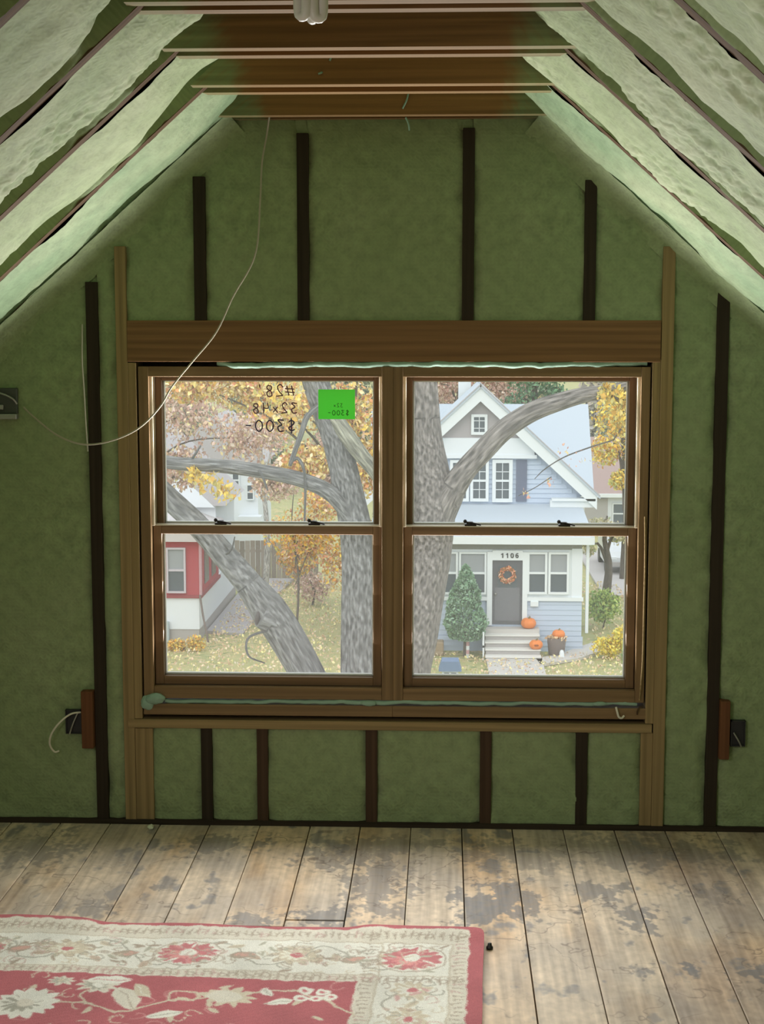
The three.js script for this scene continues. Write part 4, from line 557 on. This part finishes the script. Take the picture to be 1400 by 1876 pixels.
// ---- the white house with the red sunroom
{ const h = group('white_house', [-11, G, -50], 'white house with a red sunroom bay behind the leaning limb', 'house');
  part('foundation', bx(-15, -8.14, G, -8.30, -54, -45.06), X.found, h); part('lower_wall', bx(-15, -8.12, -8.38, -7.25, -54, -45.03), X.sidingWhite, h); part('side_wall', bx(-15, -8.16, -7.3, -4.6, -54, -49.2), X.sidingWhite, h);
  part('sunroom', bx(-15, -8.08, -7.27, -5.42, -49.2, -45), X.red, h); part('sunroom_sill', bx(-15, -8.02, -7.32, -7.22, -49.3, -44.95), std({ color: lin(0.30, 0.05, 0.06) }), h);
  houseWindow(h, -9.12, -8.60, -7.08, -5.68, -44.99, { f: 0.06, frame: std({ color: lin(0.55, 0.50, 0.55) }), curtain: true }); houseWindow(h, -10.6, -9.6, -7.08, -5.68, -44.99, { f: 0.06, frame: X.red });
  for (const z of [-46.4, -48.0]) part('side_window', bx(-8.09, -8.06, -7.0, -5.7, z - 0.45, z + 0.45), X.pane, h);
  part('corner_post', bx(-8.10, -8.02, -7.27, -5.42, -45.1, -44.96), std({ color: lin(0.50, 0.30, 0.33) }), h);
  part('sunroom_roof', prism([[-15.2, -5.40], [-7.85, -5.40], [-7.95, -5.22], [-9.2, -4.78], [-15.2, -4.78]], -49.6, -44.75), std({ color: lin(0.60, 0.56, 0.56) }), h);
  part('main_roof', prism([[-16.5, -4.7], [-7.8, -4.7], [-12, -0.8]], -54.4, -49.0), X.greyRoof, h); part('front_gable', prism([[-15, -4.75], [-8.16, -4.75], [-11.6, -1.5]], -49.1, -48.95), X.sidingWhite, h);
  part('downpipe', tube([[-8.08, -7.2, -44.95], [-7.98, -7.9, -44.93], [-7.86, -8.5, -44.9], [-7.82, G, -44.9]], 0.035, 20, 8), X.pot, h); part('gas_meter', bx(-9.4, -9.12, -8.8, -8.1, -45.0, -44.85, 0.03), std({ color: lin(0.42, 0.50, 0.52) }), h); }
{ const h = group('white_house', [-9.2, G, -64], 'narrow white house with dark windows far behind the driveway', 'house');
  part('wall', bx(-12, -8.2, G, -4.3, -67, -62), X.sidingWhite, h); for (const [a, b, c, d] of [[-9.30, -9.05, -5.4, -4.75], [-9.02, -8.62, -8.45, -7.1], [-8.66, -8.42, -5.9, -5.3]]) houseWindow(h, a, b, c, d, -61.98, { f: 0.05 });
  part('roof', prism([[-12.6, -4.3], [-7.9, -4.3], [-10.1, -2.2]], -67.3, -61.7), X.greyRoof, h); part('lean_to', bx(-9.0, -8.0, G, -6.6, -61.98, -61.2), X.sidingWhite, h); }
{ const h = group('brick_house', [8.9, G, -77], 'house with a reddish roof beyond the white car', 'house');
  part('wall', bx(7.4, 15, G, -7.1, -82, -75.4), X.sidingWhite, h); part('roof', (() => { const g = prism([[-75, -7.1], [-82.4, -7.1], [-78.7, -4.3]], 7.0, 15.4), p = g.attributes.position; for (let i = 0; i < p.count; i++) { const a = p.getX(i), c = p.getZ(i); p.setXYZ(i, c, p.getY(i), a); } g.index ? 0 : 0; g.computeVertexNormals(); return g; })(), std({ color: lin(0.40, 0.29, 0.27), side: THREE.DoubleSide }), h);
  part('fascia', bx(7.0, 15.4, -7.2, -7.02, -75.1, -74.9), X.trimW, h); houseWindow(h, 8.9, 9.5, -8.6, -7.6, -75.38, { f: 0.06 }); houseWindow(h, 10.2, 11.0, -8.6, -7.6, -75.38, { f: 0.06 }); part('siding_dark', bx(7.4, 8.6, -8.9, -7.3, -75.4, -75.3), X.found, h); }
// the board fence behind the driveway
{ const f = group('board_fence', [-7.7, G, -58], 'weathered wooden board fence at the end of the driveway', 'fence'); part('rail', bx(-9.6, -5.2, -8.9, -8.8, -58.12, -58.06), X.fence, f); part('rail', bx(-9.6, -5.2, -7.7, -7.6, -58.12, -58.06), X.fence, f);
  const r = rnd(31), tones = [X.fence, std({ color: lin(0.42, 0.37, 0.33) }), std({ color: lin(0.30, 0.26, 0.23) })]; for (let i = 0; i < 20; i++) part('fence_board', bx(-9.6 + i * 0.22, -9.4 + i * 0.22, G, -7.25 + 0.06 * r(), -58.06, -58.03), tones[Math.floor(r() * 3)], f); }
// car on the far driveway
{ const c = group('car', [7.75, G, -61], 'white car parked on the driveway beside the blue house', 'car'), z0 = -63.2, body = std({ color: lin(0.72, 0.75, 0.78), roughness: 0.3 }), y = G + 0.05;
  const g = prism([[-2.2, 0.35], [2.1, 0.35], [2.15, 0.75], [1.9, 0.98], [1.0, 1.06], [0.35, 1.55], [-1.6, 1.58], [-2.15, 1.05], [-2.25, 0.6]], -0.85, 0.85); g.rotateY(-Math.PI / 2); g.translate(7.75, y, -61.2); part('body', g, body, c);
  const gl = prism([[-0.74, 1.06], [0.74, 1.06], [0.62, 1.48], [-0.62, 1.48]], 0, 0.03); gl.rotateX(-0.42); gl.translate(7.75, y + 0.12, -60.0); part('windscreen', gl, X.pane, c);
  for (const [dx, dz] of [[-0.78, 1.3], [0.78, 1.3], [-0.78, -1.4], [0.78, -1.4]]) part('wheel', new THREE.CylinderGeometry(0.33, 0.33, 0.22, 20).rotateZ(Math.PI / 2).translate(7.75 + dx, y + 0.33, -61.2 + dz), M.black, c);
  part('bumper', bx(6.95, 8.55, y + 0.38, y + 0.58, -59.12, -58.98, 0.04), X.found, c); for (const s of [-1, 1]) part('headlamp', bx(7.75 + s * 0.62 - 0.14, 7.75 + s * 0.62 + 0.14, y + 0.66, y + 0.8, -59.15, -59.03, 0.03), X.trimW, c); }

// ---- the two big street trees close to the window
{ const t = group('street_tree', [-0.9, G, -9], 'grey tree with a leaning limb and cut stub outside the left hand window', 'tree'), z = -9;
  part('trunk', limb([[-0.95, G, z, 0.34], [-0.85, -6, z, 0.24], [-0.79, -3, z, 0.19], [-0.775, -1.6, z, 0.172], [-0.775, -0.95, z, 0.166], [-0.785, -0.37, z, 0.160], [-0.87, 0.13, z, 0.140], [-0.99, 0.63, z, 0.126], [-1.16, 1.12, z, 0.122], [-1.34, 1.9, z, 0.115], [-1.2, 3.4, z + 0.3, 0.09], [-1.5, 5.2, z, 0.04]], 44, 0.03, 0.2), bark, t);
  part('limb', limb([[-0.80, -2.5, z, 0.15], [-1.0, -2.05, z + 0.08, 0.155], [-1.22, -1.59, z + 0.12, 0.150], [-1.45, -1.16, z + 0.15, 0.160], [-1.60, -0.93, z + 0.16, 0.158], [-1.78, -0.69, z + 0.16, 0.118], [-1.95, -0.49, z + 0.15, 0.110], [-2.23, -0.18, z + 0.12, 0.100], [-2.53, 0.10, z + 0.1, 0.095], [-3.3, 0.9, z, 0.08], [-4.2, 2.2, z, 0.05]], 36, 0.03, 0.2), bark, t);
  part('cut_stub', limb([[-1.46, -1.10, z + 0.13, 0.13], [-1.55, -1.03, z + 0.20, 0.125], [-1.64, -0.985, z + 0.25, 0.110], [-1.655, -0.978, z + 0.257, 0.104]], 24, 0.02, 0.2), bark, t);
  part('hollow', new THREE.SphereGeometry(0.085, 16, 12).scale(0.35, 1, 0.8).rotateY(-0.5).rotateZ(-0.3).translate(-1.652, -0.980, z + 0.259), std({ color: lin(0.10, 0.085, 0.08) }), t);
  part('branch', limb([[-0.80, -0.18, z + 0.05, 0.08], [-0.88, -0.04, z + 0.08, 0.080], [-1.02, 0.115, z + 0.1, 0.072], [-1.26, 0.235, z + 0.12, 0.066], [-1.66, 0.325, z + 0.15, 0.062], [-2.06, 0.372, z + 0.15, 0.058], [-2.51, 0.40, z + 0.1, 0.056], [-3.4, 0.62, z, 0.04]], 24, 0.03, 0.2), bark, t);
  part('branch', limb([[-1.02, 0.85, z + 0.05, 0.07], [-0.86, 0.63, z + 0.12, 0.075], [-0.74, 0.47, z + 0.15, 0.070], [-0.60, 0.30, z + 0.18, 0.062], [-0.45, 0.02, z + 0.2, 0.05], [-0.36, -0.25, z + 0.2, 0.03]], 24, 0.03, 0.2), std({ map: barkMap, bumpMap: barkBump, bumpScale: 0.02, color: lin(0.46, 0.47, 0.38) }), t);
  part('twig', limb([[-1.10, 0.92, z + 0.12, 0.03], [-1.22, 0.83, z + 0.16, 0.028], [-1.28, 0.66, z + 0.2, 0.024], [-1.36, 0.44, z + 0.22, 0.022], [-1.38, 0.38, z + 0.22, 0.016]], 12, 0.03), bark, t);
  part('twig', limb([[-1.36, 0.43, z + 0.22, 0.016], [-1.31, 0.45, z + 0.23, 0.016], [-1.26, 0.38, z + 0.24, 0.015], [-1.245, 0.24, z + 0.2, 0.013], [-1.25, -0.1, z + 0.2, 0.009], [-1.25, -0.25, z + 0.2, 0.006]], 8, 0.03), bark, t);
  for (const q of [[[-1.70, 0.36, -8.9, 0.014], [-1.62, 0.30, -8.7, 0.012], [-1.56, 0.18, -8.6, 0.008]], [[-2.30, 0.40, -8.9, 0.012], [-2.22, 0.5, -8.8, 0.010], [-2.18, 0.56, -8.8, 0.006]], [[-2.0, -0.45, -8.8, 0.012], [-1.9, -0.36, -8.7, 0.01], [-1.87, -0.25, -8.7, 0.005]], [[-1.55, -1.1, -8.75, 0.012], [-1.75, -1.16, -8.6, 0.011], [-1.74, -1.3, -8.55, 0.009], [-1.6, -1.38, -8.6, 0.006]]]) part('twig', limb(q, 8, 0.02), bark, t);
  part('foliage', leaves(260, clumps([[-2.1, 0.24, z + 0.3, 0.18, 0.14, 0.2, 0], [-1.95, 0.16, z + 0.3, 0.16, 0.14, 0.2, 0], [-2.25, 0.3, z + 0.2, 0.1, 0.1, 0.2, 0], [-1.45, 1.0, z + 0.3, 0.3, 0.3, 0.3, 0]]), 0.055, PAL.yellow, 41), leafMat, t, STUFF); }
{ const t = group('street_tree', [-0.4, G, -9], 'stout forked tree with a long arching branch before the blue house', 'tree'), z = -9;
  part('trunk', limb([[-0.55, G, z, 0.34], [-0.5, -6, z, 0.25], [-0.40, -3, z, 0.20], [-0.325, -1.6, z, 0.182], [-0.245, -1.2, z, 0.178], [-0.185, -0.87, z, 0.172], [-0.125, -0.5, z, 0.176], [-0.10, -0.24, z, 0.180], [-0.085, 0.05, z, 0.186], [-0.12, 0.33, z, 0.158], [-0.155, 0.63, z, 0.128], [-0.18, 1.12, z, 0.106], [-0.25, 2.2, z, 0.10], [-0.1, 4.5, z, 0.05]], 44, 0.03, 0.22), barkWarm, t);
  part('branch', limb([[-0.06, -0.12, z + 0.02, 0.14], [0.03, 0.08, z + 0.06, 0.135], [0.11, 0.22, z + 0.08, 0.112], [0.20, 0.35, z + 0.1, 0.100], [0.34, 0.505, z + 0.1, 0.098], [0.53, 0.70, z + 0.1, 0.094], [0.77, 0.86, z + 0.1, 0.088], [1.02, 0.955, z + 0.1, 0.078], [1.26, 1.02, z + 0.1, 0.066], [1.46, 1.05, z + 0.1, 0.055], [2.1, 1.25, z, 0.04]], 30, 0.03, 0.2), barkWarm, t);
  part('knot', (() => { const g = new THREE.TorusGeometry(0.05, 0.022, 10, 20); g.rotateY(0.9); g.scale(1, 1.3, 1); g.translate(0.11, 0.07, z + 0.11); return g; })(), barkWarm, t);
  const tw = [[[1.50, 0.62, z + 0.2, 0.006], [1.25, 0.55, z + 0.3, 0.007], [1.05, 0.47, z + 0.3, 0.006], [0.88, 0.36, z + 0.3, 0.005], [0.80, 0.28, z + 0.3, 0.003]], [[0.95, 0.30, z + 0.3, 0.005], [0.80, 0.20, z + 0.3, 0.004], [0.66, 0.13, z + 0.3, 0.003]], [[1.46, 1.05, z + 0.1, 0.02], [1.62, 0.85, z + 0.2, 0.012], [1.50, 0.62, z + 0.2, 0.007]], [[1.46, 1.05, z + 0.1, 0.018], [1.52, 0.99, z + 0.2, 0.012], [1.62, 0.94, z + 0.2, 0.006]]];
  for (const q of tw) part('twig', limb(q, 6, 0.03), barkWarm, t);
  part('foliage', leaves(420, clumps([[1.45, 1.02, z + 0.2, 0.14, 0.14, 0.15, 0], [1.60, 0.98, z + 0.2, 0.1, 0.12, 0.1, 0], [1.55, 0.75, z + 0.2, 0.12, 0.2, 0.1, 0]]), 0.045, PAL.yellow, 43), leafMat, t, STUFF);
  part('foliage', leaves(46, clumps([[0.72, 0.16, z + 0.3, 0.08, 0.06, 0.06, 0], [0.92, 0.25, z + 0.3, 0.09, 0.06, 0.06, 0], [1.08, 0.52, z + 0.3, 0.12, 0.1, 0.06, 0], [1.2, 0.45, z + 0.3, 0.14, 0.1, 0.06, 0]]), 0.026, [[0.72, 0.42, 0.30], [0.62, 0.30, 0.24], [0.82, 0.66, 0.30]], 44), leafMat, t, STUFF); }

// ---- garden trees and shrubs further off
function tree(name, label, x, z, h, list, n, size, pal, seed, trunkR = 0.16, mat = barkDark, extra = {}) {
  const t = group(name, [x, G, z], label, name.includes('shrub') ? 'shrub' : 'tree', extra), top = list[0];
  if (trunkR) { part('trunk', limb([[x, G, z, trunkR], [x + 0.1, lerp(G, h, 0.4), z, trunkR * 0.8], [x - 0.1, lerp(G, h, 0.75), z, trunkR * 0.5], [x, h, z, trunkR * 0.2]], 10, 0.4), mat, t);
    list.slice(0, 5).forEach((l) => part('branch', limb([[x, lerp(G, Math.min(h, l[1]), 0.7), z, trunkR * 0.4], [lerp(x, l[0], 0.5), lerp(lerp(G, h, 0.7), l[1], 0.5), lerp(z, l[2], 0.5), trunkR * 0.28], [l[0], l[1], l[2], trunkR * 0.1]], 7, 0.4), mat, t)); }
  part('foliage', leaves(n, clumps(list), size, pal, seed), leafMat, t, STUFF); return t;
}
tree('maple_tree', 'yellow and orange leaved tree behind the marker writing', -2.0, -31, 1.6, [[-3.6, -0.2, -31, 1.3, 0.9, 1.2, 0.1], [-2.2, -0.4, -31, 1.0, 1.0, 1, 0.1], [-4.8, 0.2, -31.5, 1.0, 0.7, 1, 0.1], [-3.2, -1.5, -30.5, 0.9, 0.6, 1, 0.1], [-5.9, 0.3, -31, 0.8, 0.6, 1, 0.1], [-1.7, -1.6, -31, 0.5, 0.9, 0.8, 0.1]], 8600, 0.105, [...PAL.yellow, ...PAL.orange, [0.90, 0.78, 0.45], [0.92, 0.80, 0.40], [0.88, 0.66, 0.50], [0.90, 0.74, 0.30]], 51, 0.10);
tree('maple_tree', 'thin pinkish leaved tree at the edge of the left pane', -9.9, -40, 0.8, [[-7.6, -0.9, -40, 1.6, 1.0, 1.3, 0.1], [-5.8, -1.6, -40, 1.4, 0.9, 1.2, 0.1], [-7.8, -2.5, -40, 1.2, 0.8, 1.2, 0.1], [-5.0, -2.9, -40, 0.9, 0.7, 1, 0.1]], 5200, 0.12, [...PAL.pink, ...PAL.pink, [0.85, 0.60, 0.42], [0.88, 0.78, 0.42], [0.80, 0.64, 0.55]], 52, 0.10);
tree('sapling', 'slender young tree with orange leaves behind the leaning limb', -4.9, -45, -3.4, [[-4.9, -5.2, -45, 1.3, 1.0, 1, 0.1], [-4.0, -4.2, -45, 1.0, 0.8, 1, 0.1], [-3.6, -6.0, -45, 0.7, 1.2, 0.8, 0.1]], 2600, 0.11, [...PAL.orange, ...PAL.gold, [0.72, 0.55, 0.42]], 53, 0.045);
tree('garden_shrub', 'round golden shrub standing behind the board fence', -5.9, -56, -6.4, [[-5.9, -7.6, -56, 1.0, 1.0, 0.9, 0.3], [-5.2, -6.9, -56, 0.8, 0.8, 0.8, 0.3]], 1700, 0.14, [...PAL.gold, ...PAL.orange], 54, 0.05);
tree('garden_shrub', 'pinkish bare-looking shrub in the middle of the left lawn', -4.95, -52, -7.5, [[-4.95, -8.1, -52, 0.85, 0.7, 0.7, 0.2]], 760, 0.11, PAL.pink, 55, 0.04);
tree('garden_shrub', 'brown leaved hedge plant beside the grey trunk', -3.05, -49, -6.0, [[-3.1, -7.0, -49, 0.45, 1.0, 0.5, 0.2], [-3.2, -8.1, -48.5, 0.5, 0.8, 0.5, 0.2], [-2.8, -5.6, -49, 0.6, 0.8, 0.5, 0.2]], 1300, 0.10, [...PAL.orange, [0.60, 0.46, 0.30], [0.46, 0.48, 0.24]], 56, 0.04);
tree('birch_tree', 'white stemmed birch in front of the narrow white house', -6.75, -52, -1.6, [[-6.2, -2.2, -52, 1.0, 0.8, 0.8, 0.2], [-7.2, -1.8, -52, 0.9, 0.7, 0.8, 0.2]], 900, 0.11, [...PAL.yellow, ...PAL.pink], 57, 0.13, birch);
tree('garden_shrub', 'low golden shrub at the foot of the red sunroom', -8.45, -43.6, -8.4, [[-8.65, -8.62, -43.6, 0.40, 0.26, 0.3, 0.2], [-8.05, -8.55, -43.6, 0.38, 0.32, 0.3, 0.2]], 700, 0.085, [...PAL.yellow, ...PAL.gold], 58, 0.02);
tree('garden_shrub', 'bright yellow leaved shrub beside the concrete walk', 5.2, -43.0, -8.2, [[5.2, -8.42, -43.0, 0.6, 0.40, 0.4, 0.2], [5.65, -8.2, -43.1, 0.4, 0.5, 0.4, 0.2]], 1300, 0.10, [[0.88, 0.72, 0.06], [0.86, 0.62, 0.08], [0.90, 0.78, 0.20], [0.70, 0.66, 0.14]], 59, 0.03);
tree('garden_shrub', 'rounded green shrub at the corner of the blue house', 5.55, -47.8, -7.4, [[5.55, -7.98, -47.8, 0.72, 0.7, 0.6, 0.3]], 1300, 0.11, PAL.lime, 60, 0.03);
tree('garden_shrub', 'tall green leafed plant at the edge of the right pane', 5.72, -42.2, -8.0, [[5.72, -8.5, -42.2, 0.2, 0.45, 0.2, 0.1]], 300, 0.10, PAL.lime, 61, 0.02);
tree('maple_tree', 'golden yellow tree beside the roof of the blue house', 7.4, -58, -0.2, [[6.9, -2.0, -58, 1.0, 1.0, 1, 0.2], [7.6, -1.2, -58, 0.9, 0.9, 1, 0.2], [6.6, -3.4, -58, 0.8, 0.8, 0.9, 0.2], [7.8, -3.2, -58, 1.0, 1.1, 1, 0.2], [7.2, -4.6, -58, 0.5, 0.5, 0.7, 0.2], [8.6, -2.2, -58, 1, 1.4, 1, 0.2]], 4200, 0.135, [...PAL.gold, [0.95, 0.76, 0.16], [0.95, 0.72, 0.12], [0.92, 0.82, 0.30], [0.62, 0.64, 0.24]], 62, 0.14);
tree('maple_tree', 'small tree with drooping tan leaves behind the porch corner', 6.3, -54, -5.6, [[6.0, -6.0, -54, 0.7, 0.45, 0.6, 0.2], [6.7, -6.3, -54, 0.6, 0.5, 0.6, 0.2], [5.6, -6.8, -54, 0.35, 0.5, 0.4, 0.2]], 900, 0.11, [[0.58, 0.50, 0.30], [0.62, 0.56, 0.34], [0.45, 0.50, 0.26]], 63, 0.18);
tree('conifer_tree', 'dark green conifer rising behind the ridge of the blue house', 4.2, -66, 2.5, [[4.2, -1.0, -66, 1.6, 1.2, 1.3, 0.2], [5.2, -2.0, -66, 1.2, 1.2, 1.2, 0.2], [3.3, -2.4, -66, 1.2, 1.2, 1.2, 0.2], [4.3, 0.4, -66, 1.2, 1.2, 1.2, 0.2]], 3600, 0.17, PAL.pine, 64, 0.2);
tree('maple_tree', 'pinkish brown tree behind the chimney of the blue house', 0.8, -72, 1.6, [[-0.2, -1.2, -72, 1.7, 1.5, 1.4, 0.2], [1.8, -0.9, -72, 1.6, 1.5, 1.4, 0.2], [3.2, -1.6, -72, 1.3, 1.3, 1.3, 0.2], [0.8, 0.7, -72, 1.5, 1.3, 1.3, 0.2]], 3400, 0.18, [...PAL.pink, [0.58, 0.34, 0.30]], 65, 0.2);
// woodland far behind the houses: one tree after another
const far = [['dense grey-brown', PAL.grey], ['pale pink', PAL.pink], ['dull green', [[0.30, 0.36, 0.26], [0.36, 0.40, 0.30], [0.26, 0.32, 0.24]]], ['yellowing', [[0.68, 0.58, 0.32], [0.62, 0.50, 0.30], [0.52, 0.46, 0.32]]]];
let fk = 0;
for (const [z, xs, r, low] of [[-92, [-25, -20.5, -16, -11.5, -7, -2.5, 2, 6.5, 11, 15.5, 20, 24.5], 2.7, -6.2], [-135, [-33, -25, -17, -9, -1, 7, 15, 23, 31], 5, -4.2]]) xs.forEach((x, i) => {
  const [w, pal] = far[(fk * 7 + i * 3 + (fk % 3)) % 4], hh = low + r * 1.2;
  tree('woodland_tree', `${w} tree in the woodland far beyond the houses`, x, z + (i % 3) * 1.3, hh, [[x, low, z, r * 0.68, r * 0.9, r * 0.6, 0.3], [x - r * 0.2, low - r * 0.7, z, r * 0.5, r * 0.8, r * 0.5, 0.3], [x + r * 0.2, low - r * 0.5, z, r * 0.5, r * 0.8, r * 0.5, 0.3], [x, low + r, z, r * 0.55, r * 0.7, r * 0.5, 0.3]], 2600, r * 0.10, pal, 200 + fk * 3, 0.2, barkDark, { group: `${w} trees of the far woodland` }); fk++;
});

renderer.render(scene, camera);
